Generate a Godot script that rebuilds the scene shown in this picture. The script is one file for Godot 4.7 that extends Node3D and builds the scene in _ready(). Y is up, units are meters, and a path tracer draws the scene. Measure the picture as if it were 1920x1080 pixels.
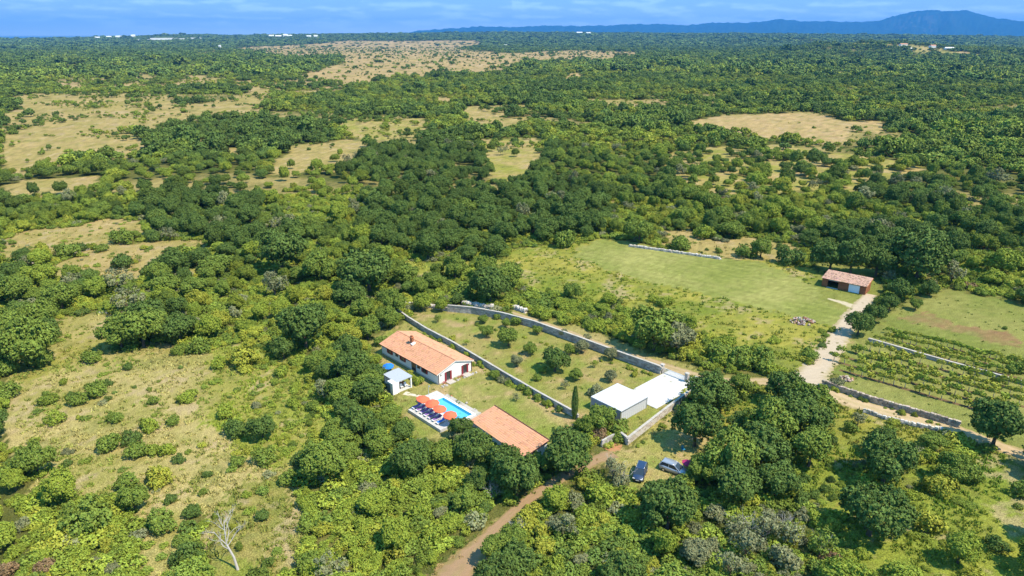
extends Node3D
# A stone farmhouse with a pool among karst scrub, seen from a drone 66 m up. Metres; -z is away from the camera.

const EYE := 66.0
var M := {}
var used := {}
var land := []
var near_land := []
var hills := FastNoiseLite.new()
var n_big := FastNoiseLite.new()
var n_mid := FastNoiseLite.new()
var n_fine := FastNoiseLite.new()
var rng := RandomNumberGenerator.new()
var plants := []
var cells := {}
var tints := [Color(0.106, 0.165, 0.036), Color(0.172, 0.235, 0.04), Color(0.245, 0.305, 0.04), Color(0.325, 0.335, 0.045), Color(0.22, 0.23, 0.115), Color(0.25, 0.165, 0.09), Color(0.09, 0.148, 0.045)]
var tint_words := ["dark green", "green", "fresh green", "yellow green", "grey olive", "rust brown", "deep blue green"]

func _ready():
	rng.seed = 20
	for a in [[hills, 3, 1.0], [n_big, 5, 1.0], [n_mid, 7, 1.0], [n_fine, 11, 1.0]]:
		var n: FastNoiseLite = a[0]
		n.seed = a[1]
		n.frequency = a[2]
		n.noise_type = FastNoiseLite.TYPE_SIMPLEX_SMOOTH
		n.fractal_octaves = 3
	set_camera_and_light()
	make_materials()
	lay_out_land()
	make_ground()
	make_far_hills()
	make_tracks()
	make_house()
	make_outbuilding()
	make_garage()
	make_pavilion()
	make_shed()
	make_walls()
	make_pool()
	make_cars_and_parasols()
	make_yard_things()
	make_far_houses()
	make_vines()
	plant_trees()
	make_dead_tree()
	make_bare_shrubs()
	make_cypress()
	make_grass()

func set_camera_and_light():
	var cam := Camera3D.new()
	cam.name = "camera"
	add_child(cam)
	cam.position = Vector3(0, EYE, 0)
	cam.rotation_degrees = Vector3(-20.241, 0, 0)
	cam.fov = 45.75
	cam.near = 1.0
	cam.far = 90000.0
	cam.current = true
	var we := WorldEnvironment.new()
	we.name = "world_environment"
	var e := Environment.new()
	e.background_mode = Environment.BG_SKY
	e.tonemap_mode = Environment.TONE_MAPPER_LINEAR
	e.tonemap_exposure = 1.55
	e.sdfgi_enabled = true
	e.ssao_enabled = true
	e.ssil_enabled = true
	e.fog_enabled = true
	e.fog_density = 0.000045
	e.fog_light_color = Color(0.33, 0.68, 1.0)
	var sm := ProceduralSkyMaterial.new()
	sm.sky_top_color = Color(0.37, 0.63, 0.84)
	sm.sky_horizon_color = Color(0.80, 0.86, 0.92)
	sm.sky_energy_multiplier = 1.05
	sm.sky_curve = 0.022
	sm.ground_bottom_color = Color(0.35, 0.38, 0.3)
	sm.ground_horizon_color = Color(0.6, 0.7, 0.8)
	sm.sun_angle_max = 3.0
	sm.sky_cover = ImageTexture.create_from_image(sky_image())
	var sky := Sky.new()
	sky.sky_material = sm
	e.sky = sky
	we.environment = e
	add_child(we)
	var sun := DirectionalLight3D.new()
	sun.name = "sun"
	add_child(sun)
	sun.light_energy = 1.6
	sun.light_color = Color(1.0, 0.955, 0.87)
	sun.light_angular_distance = 0.5
	sun.shadow_enabled = true
	var towards := Vector3(-0.84, -1.45, -0.42)
	sun.look_at_from_position(Vector3(0, 300, 0), Vector3(0, 300, 0) + towards, Vector3.UP)

func sky_image() -> Image:
	var w := 4096
	var im := Image.create(w, w / 2, false, Image.FORMAT_RGBA8)
	im.fill(Color(1, 1, 1, 0))
	var puffs := [[1438, 33, 16, 4], [1428, 35, 9, 3], [1490, 30, 11, 5], [1512, 24, 8, 3], [1560, 20, 12, 4], [1635, 23, 10, 5], [1630, 31, 10, 3], [468, 55, 12, 3], [490, 56, 14, 3], [511, 54, 9, 5], [640, 53, 10, 4], [655, 51, 8, 3], [692, 54, 12, 4], [575, 57, 8, 2], [120, 60, 12, 3], [-400, 40, 20, 6], [-700, 30, 24, 8], [2500, 36, 24, 7], [2900, 42, 30, 6]]
	for j in 330:
		var el := (j + 0.5) / w * 360.0
		for i in w:
			var az := (i + 0.5) / w * 360.0 - 180.0
			var v := n_big.get_noise_2d(az * 0.16 + el * 0.25 + 40.0, el * 1.5) + 0.5 * n_mid.get_noise_2d(az * 0.5, el * 3.0)
			var a := clampf(v * 0.5 + 0.02, 0.0, 0.24) * clampf(el / 1.2, 0.0, 1.0) * clampf((28.0 - el) / 20.0, 0.0, 1.0)
			if a > 0.004:
				im.set_pixel(i, w / 4 - 1 - j, Color(0.78, 0.84, 0.95, a))
	for p in puffs:
		var az := rad_to_deg(atan((p[0] - 960.0) / 1364.0))
		var el := rad_to_deg(atan((68.0 - p[1]) / 1450.0))
		var ra: float = rad_to_deg(p[2] / 1280.0)
		var re: float = rad_to_deg(p[3] / 1280.0)
		for j in range(int((el - re * 1.6) / 360.0 * w), int((el + re * 1.6) / 360.0 * w) + 2):
			for i in range(int((az - ra * 1.6 + 180.0) / 360.0 * w), int((az + ra * 1.6 + 180.0) / 360.0 * w) + 2):
				var da := ((i + 0.5) / w * 360.0 - 180.0 - az) / ra
				var de := ((j + 0.5) / w * 360.0 - el) / re
				var a := clampf((1.15 - sqrt(da * da + de * de) + 0.9 * n_fine.get_noise_2d(i * 0.35, j * 0.35)) * 1.3, 0.0, 0.85)
				if j >= 0 and a > 0.02:
					var old := im.get_pixel(i, w / 4 - 1 - j)
					if old.a < a:
						im.set_pixel(i, w / 4 - 1 - j, Color(0.93, 0.91, 0.95, a))
	return im

# ---------------------------------------------------------------- helpers
func numbered(called: String) -> String:
	var k: int = used.get(called, 0)
	used[called] = k + 1
	return called if k == 0 else "%s_%03d" % [called, k]

func child_name(parent: Node, called: String) -> String:
	if parent == self:
		return numbered(called)
	var key := "%d/%s" % [parent.get_instance_id(), called]
	var k: int = used.get(key, 0)
	used[key] = k + 1
	return called if k == 0 else "%s_%03d" % [called, k]

func tag(o: Node, label: String, category: String, group := "", kind := ""):
	if label: o.set_meta("label", label)
	if category: o.set_meta("category", category)
	if group: o.set_meta("group", group)
	if kind: o.set_meta("kind", kind)

func thing(called: String, label: String, category: String, at: Vector3, turn := 0.0, group := "") -> Node3D:
	var o := Node3D.new()
	o.name = numbered(called)
	add_child(o, true)
	o.position = at
	o.rotation.y = turn
	tag(o, label, category, group)
	return o

func put(mesh: Mesh, called: String, m: Material, parent: Node = self, at := Vector3.ZERO) -> MeshInstance3D:
	var o := MeshInstance3D.new()
	o.name = child_name(parent, called)
	o.mesh = mesh
	o.material_override = m
	parent.add_child(o, true)
	o.position = at
	return o

func begin() -> SurfaceTool:
	var st := SurfaceTool.new()
	st.begin(Mesh.PRIMITIVE_TRIANGLES)
	st.set_smooth_group(-1)
	st.set_color(Color.WHITE)
	return st

func done(st: SurfaceTool, called: String, m: Material, parent: Node = self, at := Vector3.ZERO) -> MeshInstance3D:
	st.generate_normals()
	return put(st.commit(), called, m, parent, at)

func tri(st: SurfaceTool, a: Vector3, b: Vector3, c: Vector3):
	st.add_vertex(a)
	st.add_vertex(b)
	st.add_vertex(c)

func quad(st: SurfaceTool, a: Vector3, b: Vector3, c: Vector3, d: Vector3):
	tri(st, a, b, c)
	tri(st, a, c, d)

func bxb(st: SurfaceTool, b: Basis, c: Vector3, s: Vector3, taper := 1.0):
	var h := s / 2.0
	var p := []
	for y in [-1, 1]:
		var k := taper if y > 0 else 1.0
		for q in [[-1, -1], [1, -1], [1, 1], [-1, 1]]:
			p.append(c + b * Vector3(q[0] * h.x * k, y * h.y, q[1] * h.z * k))
	quad(st, p[4], p[5], p[6], p[7])
	quad(st, p[3], p[2], p[1], p[0])
	for k in 4:
		var l := (k + 1) % 4
		quad(st, p[k], p[l], p[l + 4], p[k + 4])

func bx(st: SurfaceTool, c: Vector3, s: Vector3, yaw := 0.0, taper := 1.0):
	bxb(st, Basis(Vector3.UP, yaw), c, s, taper)

func box(called: String, c: Vector3, s: Vector3, m: Material, parent: Node = self, yaw := 0.0) -> MeshInstance3D:
	var st := begin()
	bx(st, c, s, yaw)
	return done(st, called, m, parent)

func tube(st: SurfaceTool, pts: Array, radii: Array, n := 6):
	var rings := []
	for i in pts.size():
		var d: Vector3 = (pts[mini(i + 1, pts.size() - 1)] - pts[maxi(i - 1, 0)]).normalized()
		var s := d.cross(Vector3.RIGHT if absf(d.x) < 0.8 else Vector3.UP).normalized()
		var t := d.cross(s)
		var ring := []
		for k in n:
			var a := TAU * k / n
			ring.append(pts[i] + (s * cos(a) + t * sin(a)) * radii[i])
		rings.append(ring)
	for i in pts.size() - 1:
		for k in n:
			var l := (k + 1) % n
			quad(st, rings[i][k], rings[i + 1][k], rings[i + 1][l], rings[i][l])
	var last: Array = rings[-1]
	for k in range(1, n - 1):
		tri(st, last[0], last[k + 1], last[k])

func poly(a: Array) -> PackedVector2Array:
	var p := PackedVector2Array()
	for i in range(0, a.size(), 2):
		p.append(Vector2(a[i], a[i + 1]))
	return p

func v3(p: Vector2, y := 0.0) -> Vector3:
	return Vector3(p.x, y, p.y)

func pixel(p: Vector3) -> Vector2:
	var c := cos(deg_to_rad(20.241))
	var s := sin(deg_to_rad(20.241))
	var y := p.y - EYE
	var depth := -p.z * c - y * s
	return Vector2(0.5 + 1280.0 / 1920.0 * p.x / depth, 0.5 - 1280.0 / 1080.0 * (y * c - p.z * s) / depth) if depth > 1.0 else Vector2(-9, -9)

func plain(color: Color, rough := 0.85, metal := 0.0, spec := 0.3) -> StandardMaterial3D:
	var m := StandardMaterial3D.new()
	m.albedo_color = color.linear_to_srgb()
	m.roughness = rough
	m.metallic = metal
	m.metallic_specular = spec
	m.vertex_color_use_as_albedo = true
	return m

func noise_texture(sd: int, freq: float, lo: float, hi: float, octaves := 4, kind := FastNoiseLite.TYPE_SIMPLEX_SMOOTH, side := 512) -> NoiseTexture2D:
	var n := FastNoiseLite.new()
	n.seed = sd
	n.frequency = freq
	n.fractal_octaves = octaves
	n.noise_type = kind
	var t := NoiseTexture2D.new()
	t.width = side
	t.height = side
	t.seamless = true
	t.noise = n
	var g := Gradient.new()
	g.set_color(0, Color(lo, lo, lo))
	g.set_color(1, Color(hi, hi, hi))
	t.color_ramp = g
	return t

func rough_coat(m: StandardMaterial3D, t: Texture2D, scale: float) -> StandardMaterial3D:
	m.albedo_texture = t
	m.uv1_triplanar = true
	m.uv1_world_triplanar = true
	m.uv1_scale = Vector3.ONE * scale
	return m

func make_materials():
	var blotch := noise_texture(21, 0.02, 0.93, 1.0)
	var grain := noise_texture(22, 0.05, 0.7, 1.0, 5)
	var turf := noise_texture(23, 0.09, 0.5, 1.0, 5, FastNoiseLite.TYPE_SIMPLEX_SMOOTH, 1024)
	M.ground = rough_coat(plain(Color(1, 1, 1), 1.0, 0.0, 0.1), turf, 0.037)
	M.track = rough_coat(plain(Color(1, 1, 1), 1.0, 0.0, 0.1), grain, 0.3)
	M.white = rough_coat(plain(Color(0.86, 0.85, 0.83), 0.9), blotch, 0.25)
	M.concrete = rough_coat(plain(Color(0.54, 0.525, 0.50), 0.9), blotch, 0.2)
	M.panel = rough_coat(plain(Color(0.56, 0.57, 0.59), 0.5), blotch, 0.4)
	M.tile = rough_coat(plain(Color(0.80, 0.41, 0.245), 0.85), grain, 0.9)
	M.old_tile = rough_coat(plain(Color(0.70, 0.44, 0.33), 0.9), grain, 0.7)
	M.stone = rough_coat(plain(Color(0.74, 0.69, 0.63), 0.95), grain, 0.8)
	M.pale_stone = rough_coat(plain(Color(0.62, 0.57, 0.51), 0.95), grain, 0.8)
	M.brick = rough_coat(plain(Color(0.42, 0.17, 0.085), 0.95), grain, 1.2)
	M.shutter = plain(Color(0.25, 0.035, 0.045), 0.6)
	M.dark = plain(Color(0.02, 0.02, 0.025), 0.7)
	M.trim = plain(Color(0.10, 0.045, 0.03), 0.7)
	M.frame = plain(Color(0.75, 0.74, 0.72), 0.6)
	M.glass = plain(Color(0.03, 0.04, 0.05), 0.08, 0.0, 0.6)
	M.grey_roof = rough_coat(plain(Color(0.40, 0.43, 0.48), 0.7), blotch, 0.6)
	M.cladding = plain(Color(0.36, 0.38, 0.42), 0.5)
	M.steel = plain(Color(0.55, 0.56, 0.58), 0.35, 0.8)
	M.blue_door = plain(Color(0.10, 0.15, 0.22), 0.6)
	M.door_white = plain(Color(0.72, 0.78, 0.86), 0.5)
	M.bark = plain(Color(0.13, 0.095, 0.065), 0.95)
	M.dead = plain(Color(0.40, 0.375, 0.35), 0.9)
	M.pool_tile = plain(Color(0.16, 0.62, 0.78), 0.4)
	M.orange = plain(Color(0.72, 0.145, 0.07), 0.85)
	M.pink = plain(Color(0.42, 0.035, 0.12), 0.8)
	M.blue = plain(Color(0.02, 0.17, 0.62), 0.8)
	M.purple = plain(Color(0.23, 0.125, 0.31), 0.9)
	M.plastic = plain(Color(0.80, 0.80, 0.80), 0.5)
	M.terracotta = plain(Color(0.45, 0.17, 0.08), 0.9)
	M.navy = plain(Color(0.012, 0.03, 0.085), 0.25, 0.3, 0.6)
	M.navy.clearcoat_enabled = true
	M.silver = plain(Color(0.42, 0.44, 0.48), 0.3, 0.5, 0.6)
	M.rubber = plain(Color(0.02, 0.02, 0.02), 0.9)
	M.lamp = plain(Color(0.75, 0.75, 0.72), 0.15)
	M.tail = plain(Color(0.35, 0.02, 0.02), 0.3)
	M.tarp = plain(Color(0.03, 0.20, 0.34), 0.7)
	M.water = StandardMaterial3D.new()
	M.water.transparency = BaseMaterial3D.TRANSPARENCY_ALPHA
	M.water.albedo_color = Color(0.1, 0.55, 0.75, 0.22)
	M.water.roughness = 0.03
	var wave := noise_texture(31, 0.03, 0.0, 1.0)
	wave.as_normal_map = true
	wave.bump_strength = 3.0
	M.water.normal_enabled = true
	M.water.normal_texture = wave
	M.water.normal_scale = 0.25
	M.water.uv1_triplanar = true
	M.water.uv1_world_triplanar = true
	M.water.uv1_scale = Vector3.ONE * 0.4
	M.hill = plain(Color(1, 1, 1), 1.0, 0.0, 0.0)
	M.leaf = []
	for c in tints:
		var m := plain(c, 0.75, 0.0, 0.25)
		m.backlight = Color(0.36, 0.44, 0.13)
		M.leaf.append(m)
	M.leaf_any = plain(Color(1, 1, 1), 0.75, 0.0, 0.25)
	M.leaf_any.backlight = Color(0.36, 0.44, 0.13)
	M.straw = plain(Color(1, 1, 1), 0.95, 0.0, 0.1)
	M.straw.backlight = Color(0.25, 0.25, 0.15)
	M.flower = plain(Color(0.55, 0.06, 0.10), 0.8)

# ---------------------------------------------------------------- the lie of the land
var ridge_at := [-53.3, 29.3, -35.3, 32.0, -30.4, 39.9, -28.4, 50.4, -25.6, 66.3, -22.3, 66.3, -20.8, 59.2, -17.0, 74.9, -10.3, 80.2, -6.6, 87.8, 0.0, 98.3, 5.6, 93.0, 13.2, 86.0, 20.8, 77.2, 28.4, 69.6, 35.3, 46.7, 53.3, 37.9]
func profile(a: Array, x: float) -> float:
	if x <= a[0]: return a[1]
	for i in range(2, a.size(), 2):
		if x <= a[i]:
			return lerpf(a[i - 1], a[i + 1], (x - a[i - 2]) / (a[i] - a[i - 2]))
	return a[-1]

var knolls := [[Vector2(1517.43, -2717.59), 26.0, 420.0], [Vector2(1347.2, -2883.76), 20.0, 300.0], [Vector2(2071.25, -5307.18), 26.0, 400.0]]
func height(x: float, z: float) -> float:
	var r := sqrt(x * x + z * z)
	if r < 450.0: return 0.0
	var h := smoothstep(450.0, 1800.0, r) * 3.0 * hills.get_noise_2d(x * 0.0022, z * 0.0022)
	if r > 2200.0 and r < 6000.0:
		for b in knolls:
			var d2 := Vector2(x, z).distance_squared_to(b[0])
			if d2 < b[2] * b[2] * 9.0: h += b[1] * exp(-d2 / (b[2] * b[2]))
	if r > 4200.0:
		var az := rad_to_deg(atan2(x, -z))
		var k := smoothstep(4200.0, 8600.0, r) * (1.0 - smoothstep(9000.0, 14000.0, r))
		h += k * (profile(ridge_at, az) + 10.0 * hills.get_noise_2d(x * 0.0007, z * 0.0007))
	return h

func area(p: PackedVector2Array, dens: float, a: Color, b: Color, tuft := 0.0, rag := 1.0, hold := false, name := ""):
	var lo := p[0]
	var hi := p[0]
	var far := 0.0
	var close := 1e9
	for q in p:
		lo = Vector2(minf(lo.x, q.x), minf(lo.y, q.y))
		hi = Vector2(maxf(hi.x, q.x), maxf(hi.y, q.y))
		far = maxf(far, q.length())
		close = minf(close, q.length())
	var d := {"p": p, "lo": lo, "hi": hi, "dens": dens, "a": a, "b": b, "tuft": tuft, "rag": rag, "hold": hold, "name": name}
	land.append(d)
	if close < 600.0:
		near_land.append(d)

func area_at(p: Vector2) -> Dictionary:
	var r := p.length()
	var w := p + Vector2(n_mid.get_noise_2d(p.x * 0.09, p.y * 0.09), n_mid.get_noise_2d(p.x * 0.09 + 300.0, p.y * 0.09)) * 3.0 * maxf(1.0, r / 250.0)
	var found := {}
	for d in (near_land if r < 520.0 else land):
		var q: Vector2 = w if d.rag > 0.5 else p
		if q.x > d.lo.x and q.x < d.hi.x and q.y > d.lo.y and q.y < d.hi.y and Geometry2D.is_point_in_polygon(q, d.p):
			found = d
	return found

func lay_out_land():
	var dry_a := Color(0.42, 0.31, 0.125)
	var dry_b := Color(0.33, 0.27, 0.085)
	var tan_a := Color(0.46, 0.32, 0.15)
	var tan_b := Color(0.40, 0.295, 0.115)
	var grn_a := Color(0.28, 0.275, 0.052)
	var grn_b := Color(0.19, 0.23, 0.036)
	# far and middle clearings
	area(poly([-1406.89, -5973.62, -1143.09, -5973.62, -879.3, -5973.62, -439.65, -5973.62, -263.79, -5973.62, -210.39, -4759.56, -293.1, -3974.3, 0, -2974.64, 208.43, -3530.01, 378.78, -3666.71, 551.03, -3174.57, 422.07, -2374.85, 275.56, -2065.24, 131.37, -1968.19, 40.03, -1797.39, 0, -1558.74, -20.33, -1364.08, -56.64, -1265.01, -123.9, -1385.75, -149.78, -1179.15, -204.76, -1246.87, -204.54, -1050.36, -245.88, -1025.41, -302.31, -1033.89, -384.94, -1308.54, -450.2, -1895.01]), 0.15, tan_a, tan_b)
	area(poly([-1694.66, -4337.81, -1547.57, -4774.03, -1406.89, -5307.18, -1406.89, -5973.62, -582.5, -2459.43, -677.86, -2288.49, -1029.58, -2902.53]), 0.16, tan_a, tan_b)
	area(poly([-1318.95, -2974.64, -1519.44, -3814.35, -1211.43, -3036.48, -1161.43, -2639.35]), 0.1, tan_a, tan_a)
	area(poly([-772.07, -1146, -685.41, -1206.01, -552.7, -1118.13, -487, -1206.01, -418.58, -1033.89, -463.97, -936.19, -578.21, -916.21]), 0.5, tan_a, dry_b)
	area(poly([-463.24, -1146, -351.72, -1175.25, -234.48, -1041.97, -203.33, -843.97, -290.76, -878.65, -364.82, -916.21]), 0.5, tan_a, dry_b)
	area(poly([-805.56, -1523.52, -693.39, -1346.62, -602.95, -1221.99, -535.96, -1084.25, -560.08, -1076.54, -672.65, -1268.89]), 0.2, tan_a, dry_b)
	area(poly([-600.86, -1308.54, -546.59, -1272.52, -466.93, -1084.25, -511.59, -1111.27]), 0.15, tan_a, dry_b)
	area(poly([-1117.54, -1786.37, -1082.22, -1821.19, -974.47, -1638.17, -1007.63, -1609.02]), 0.1, tan_a, dry_b)
	area(poly([-2489.1, -3666.71, -2515.51, -3814.35, -2147.19, -3252.53, -2134.34, -3140.9]), 0.1, tan_a, dry_b)
	area(poly([94.12, -1327.31, 130.64, -1346.62, 116.96, -1131.9, 77.15, -1084.25]), 0.15, tan_a, tan_b)
	area(poly([623.51, -1066.2, 648.73, -1041.97, 577.72, -925.98, 562.03, -965.02]), 0.4, tan_a, dry_b)
	area(poly([-459.39, -628.5, -487, -713.87, -447.65, -702.69, -438.21, -762.28, -393.45, -788.94, -334.97, -737.31, -321.91, -788.94, -337.65, -935.34, -321.57, -954.92, -250.49, -739.18, -228.03, -612, -255.21, -598.87, -274.62, -562.53, -253.57, -501.27, -280.94, -516.96, -287.24, -508.81, -258.93, -486.13, -231.32, -437.04, -213.88, -379.6, -240.86, -398.4, -258.03, -406.43, -244.21, -369.1, -243.03, -349.66, -243.25, -332.06, -259.86, -345.68]), 0.26, dry_a, dry_b)
	area(poly([-590.39, -832.51, -530.9, -881.01, -449.42, -864.25, -388.74, -817.48, -328.99, -713.87, -366.54, -681.44, -407.84, -681.44, -450.55, -660.1, -522.09, -725.41]), 0.42, dry_a, dry_b)
	area(poly([-241.25, -322.11, -234.48, -331.1, -215.83, -339.18, -208.08, -341.95, -182.78, -296.82, -200.39, -302.59, -210.9, -296.82, -216.08, -289.08]), 0.15, dry_a, dry_b)
	area(poly([-144.43, -439.27, -139.3, -450.75, -125.37, -450.75, -116.03, -470.34, -96.41, -462.81, -85.73, -383.22, -92.84, -349.66, -105.95, -357.52, -110.13, -334.88, -129.43, -359.53, -136.44, -389.31, -131.5, -407.95]), 0.2, dry_a, dry_b)
	area(poly([-182.62, -437.04, -167.49, -432.65, -151.81, -383.22, -165.92, -395.59]), 0.2, dry_a, dry_b)
	area(poly([-86.39, -817.48, -67.92, -802.97, -61.25, -710.07, -74.75, -716.08]), 0.2, tan_a, dry_b)
	area(poly([-33.38, -676.15, -21.32, -702.69, 7.82, -686.53, 6.52, -569.13, -4.1, -537.08, -22.32, -586.27]), 0.08, tan_a, dry_b)
	area(poly([73.4, -810.16, 112.31, -782.11, 141.87, -782.11, 172.88, -788.94, 142.33, -670.61, 111.83, -670.61, 75.83, -716.08]), 0.15, tan_a, dry_b)
	area(poly([-109.52, -550.32, -98.57, -586.92, -79.94, -598.83, -71.22, -516.96, -88.36, -501.27, -98.53, -493.4]), 0.25, dry_a, grn_a)
	area(poly([-9.7, -389.31, 0.61, -394.73, 0, -353.16, -5.12, -326.56, -9.8, -368.97]), 0.05, dry_a, grn_a)
	area(poly([141.12, -568.05, 171.23, -607.03, 237.72, -637.51, 265.64, -646.76, 281.38, -615.44, 276.98, -575.46, 305.56, -575.46, 299.07, -550.32, 264.32, -492.29, 261.16, -516.96, 242.04, -501.27, 215.63, -451.62, 192.74, -446.67, 199.78, -501.27, 166.09, -459.23, 169.04, -501.27, 157.14, -526.84, 134.54, -516.96]), 0.015, tan_a, dry_a)
	area(poly([94.01, -417.91, 132.53, -439.27, 181.08, -450.75, 188.02, -417.91, 202.79, -407.95, 218.52, -384.03, 225.28, -372.22, 192.52, -332.06, 172.71, -318.62, 159.17, -306.16, 142.11, -300.26, 130.23, -306.16, 113.69, -300.26, 97.73, -294.57, 85.27, -300.26, 77.17, -306.16, 80.09, -353.16]), 0.7, dry_a, grn_a)
	area(poly([53.67, -237.15, 66.07, -240.77, 68.49, -228.21, 82.32, -230.89, 91.36, -224.93, 98.48, -215.58, 90.01, -203.07, 75.94, -197.56, 68.3, -208.59, 54.25, -201.39, 50.17, -213.14]), 0.05, dry_a, dry_b, 0.3)
	area(poly([-176.78, -226.89, -173.93, -239.31, -161.58, -244.48, -156.43, -254.64, -141.1, -254.64, -130.74, -234.9, -131.43, -226.17, -130.58, -216.27, -128.92, -210.09, -124.93, -201.39, -133.18, -208.59, -140.01, -208.59, -145.98, -208.59, -148.36, -203.07, -157.08, -208.59, -154.86, -200.41, -160.02, -203.07]), 0.06, dry_a, dry_b, 0.2)
	area(poly([-142.59, -191.81, -141.68, -200.41, -137.26, -209.73, -134.66, -217.39, -129.06, -223.64, -119.7, -226.89, -106.25, -225.58, -101.77, -219.23, -103.56, -201.39, -108.35, -203.07, -106.24, -195.27, -108.1, -189.4, -107.28, -184.74, -116.47, -184.74, -127.2, -184.74, -137.9, -187.04]), 0.05, dry_a, dry_b, 0.2)
	area(poly([-98.23, -191.81, -96.07, -197.81, -87.3, -204.7, -85.07, -198.84, -89.53, -193.77, -91.42, -187.04, -94.87, -186.12]), 0.05, dry_a, grn_a, 0.2)
	area(poly([-144.3, -590.84, -96.36, -632.97, -71.23, -583.05, -63.11, -483.6, -93.38, -467.09, -122.63, -499.2]), 0.4, dry_a, grn_a)
	area(poly([-53.29, -702.69, 16.49, -725.41, 21.98, -575.46, -3.89, -507.44, -32.23, -526.84]), 0.35, dry_a, dry_b)
	area(poly([-21.76, -470.34, 18.51, -480.75, 18.19, -389.31, 0, -321.23, -10.57, -337.74]), 0.42, dry_a, grn_a)
	for q in [Vector2(1445.97, -2641.42), Vector2(1415.9, -2436.36), Vector2(1438.54, -2374.85), Vector2(1347.2, -2883.76), Vector2(2090.79, -5307.18)]:
		area(PackedVector2Array([q + Vector2(-75, -45), q + Vector2(75, -45), q + Vector2(70, 150), q + Vector2(-70, 150)]), 0.12, tan_a, grn_a)
	# the rough meadow on the near left, with greener brush along its edges
	area(poly([-114.38, -156.05, -110.5, -159.51, -98.07, -162.01, -96.28, -154.37, -94.48, -141.98, -84.37, -137.77, -81.17, -143.44, -74.27, -137.77, -66.54, -137.77, -61.49, -143.44, -52.28, -137.77, -52.02, -129.95, -51.39, -121.73, -42.39, -113.35, -35.56, -106.77, -35.08, -98.38, -35.09, -91.01, -30.36, -83.25, -29.87, -77.54, -32.86, -77.54, -37.85, -83.25, -41.65, -80.89, -48.65, -84.47, -47.55, -78.63, -43.36, -69.56, -48.87, -69.56, -52.08, -78.63, -60.39, -86.99, -66.24, -83.25, -76.09, -91.01, -81.86, -98.38, -88.62, -101.6, -108.57, -129.95, -106.05, -136.41, -104.53, -143.44]), 0.05, Color(0.43, 0.345, 0.135), Color(0.30, 0.27, 0.075), 0.7)
	area(poly([-70.1, -140.55, -51.65, -143.44, -42.3, -127.51, -32.67, -106.77, -31.58, -95.32, -38.12, -93.85, -48, -101.6, -56.31, -110.45, -61.36, -125.14]), 0.38, Color(0.25, 0.285, 0.042), Color(0.31, 0.28, 0.07), 1.0)
	area(poly([-104.05, -129.95, -97.85, -156.05, -92.23, -143.44, -95, -129.95, -99.26, -122.85]), 0.03, grn_a, dry_b, 0.8)
	area(poly([-43.78, -78.63, -43.97, -91.01, -37.2, -91.01, -31.54, -83.25, -27.8, -70.49, -40.32, -70.49]), 0.2, Color(0.18, 0.20, 0.04), dry_b, 1.0)
	area(poly([43.31, -118.05, 51.16, -121.07, 62.34, -117.42, 68.2, -108.58, 74.86, -104.13, 67.54, -95.32, 62.07, -98.38, 56.84, -96.83, 55.39, -101.6, 54.89, -114.34, 46.13, -106.77, 37.3, -96.83, 34.14, -103.28]), 0.05, Color(0.30, 0.27, 0.05), Color(0.22, 0.24, 0.04), 1.0)
	area(poly([52.85, -99.97, 59.87, -103.28, 62.87, -99.97, 57.61, -93.85, 52.64, -86.99, 46.79, -80.32, 47.33, -86.99]), 0.04, Color(0.38, 0.28, 0.075), grn_b, 1.0)
	area(poly([72.28, -90.32, 83.17, -93.85, 81.35, -84.47, 70.94, -76.47, 67.21, -77.54, 64.79, -80.89]), 0.06, Color(0.18, 0.22, 0.035), grn_a, 1.0)
	area(poly([45.88, -98.38, 51.98, -93.85, 53.79, -90.32, 47.32, -83.25, 63.24, -93.85, 72.83, -96.83, 86.36, -98.38, 75.48, -78.63, 66.8, -68.65, 43.62, -68.65, 44.81, -77.54, 43.37, -83.25]), 0.33, Color(0.27, 0.28, 0.045), Color(0.19, 0.235, 0.036), 1.0)
	# big green meadow beyond the orchard wall, its mown strip, the vineyard
	area(poly([-38.34, -203.07, -26.67, -203.07, -5, -203.07, 0, -214.39, 8.97, -220.48, 21.81, -223.64, 29.62, -228.21, 39.99, -223.64, 56, -214.39, 67.48, -205.8, 80.01, -203.07, 91.19, -197.81, 90.26, -187.98, 95.33, -172.72, 87.93, -163.1, 76.46, -149.52, 67.14, -137.77, 58.53, -126.32, 52.73, -128.72, 51.97, -140.55, 44.6, -149.52, 35.7, -156.05, 23.82, -166.83, 5.9, -176.85, -1.52, -183.38, -9.77, -197.81, -24.79, -187.04, -34.86, -191.81]), 0.012, Color(0.335, 0.30, 0.06), grn_b, 0.8, 1.0, false, "meadow")
	area(poly([19.63, -208.59, 27.62, -226.89, 39.99, -223.64, 55.31, -211.45, 79.08, -200.41, 86.44, -178.98, 87.86, -159.51, 77.59, -152.07, 61.41, -166.07, 40.93, -182.49, 26.05, -197.81]), 0.0, Color(0.25, 0.275, 0.066), Color(0.295, 0.285, 0.088), 0.0, 1.0, true, "mown strip")
	area(poly([63.51, -123.76, 76.81, -141.98, 89.91, -156.05, 104.32, -167.98, 119.97, -178.98, 134.69, -166.07, 136.19, -156.05, 92.65, -98.38, 79.33, -106.05, 70.14, -112.37, 62.99, -118.9]), 0.0, Color(0.265, 0.26, 0.075), Color(0.19, 0.215, 0.05), 0.15, 1.0, true, "vineyard")
	area(poly([100.69, -161.29, 105.11, -159.51, 118.68, -143.44, 115.64, -139.15, 106.08, -147.96, 96.53, -156.05]), 0.0, Color(0.29, 0.175, 0.085), Color(0.23, 0.22, 0.07), 0.0, 1.0, true, "vineyard")
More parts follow.
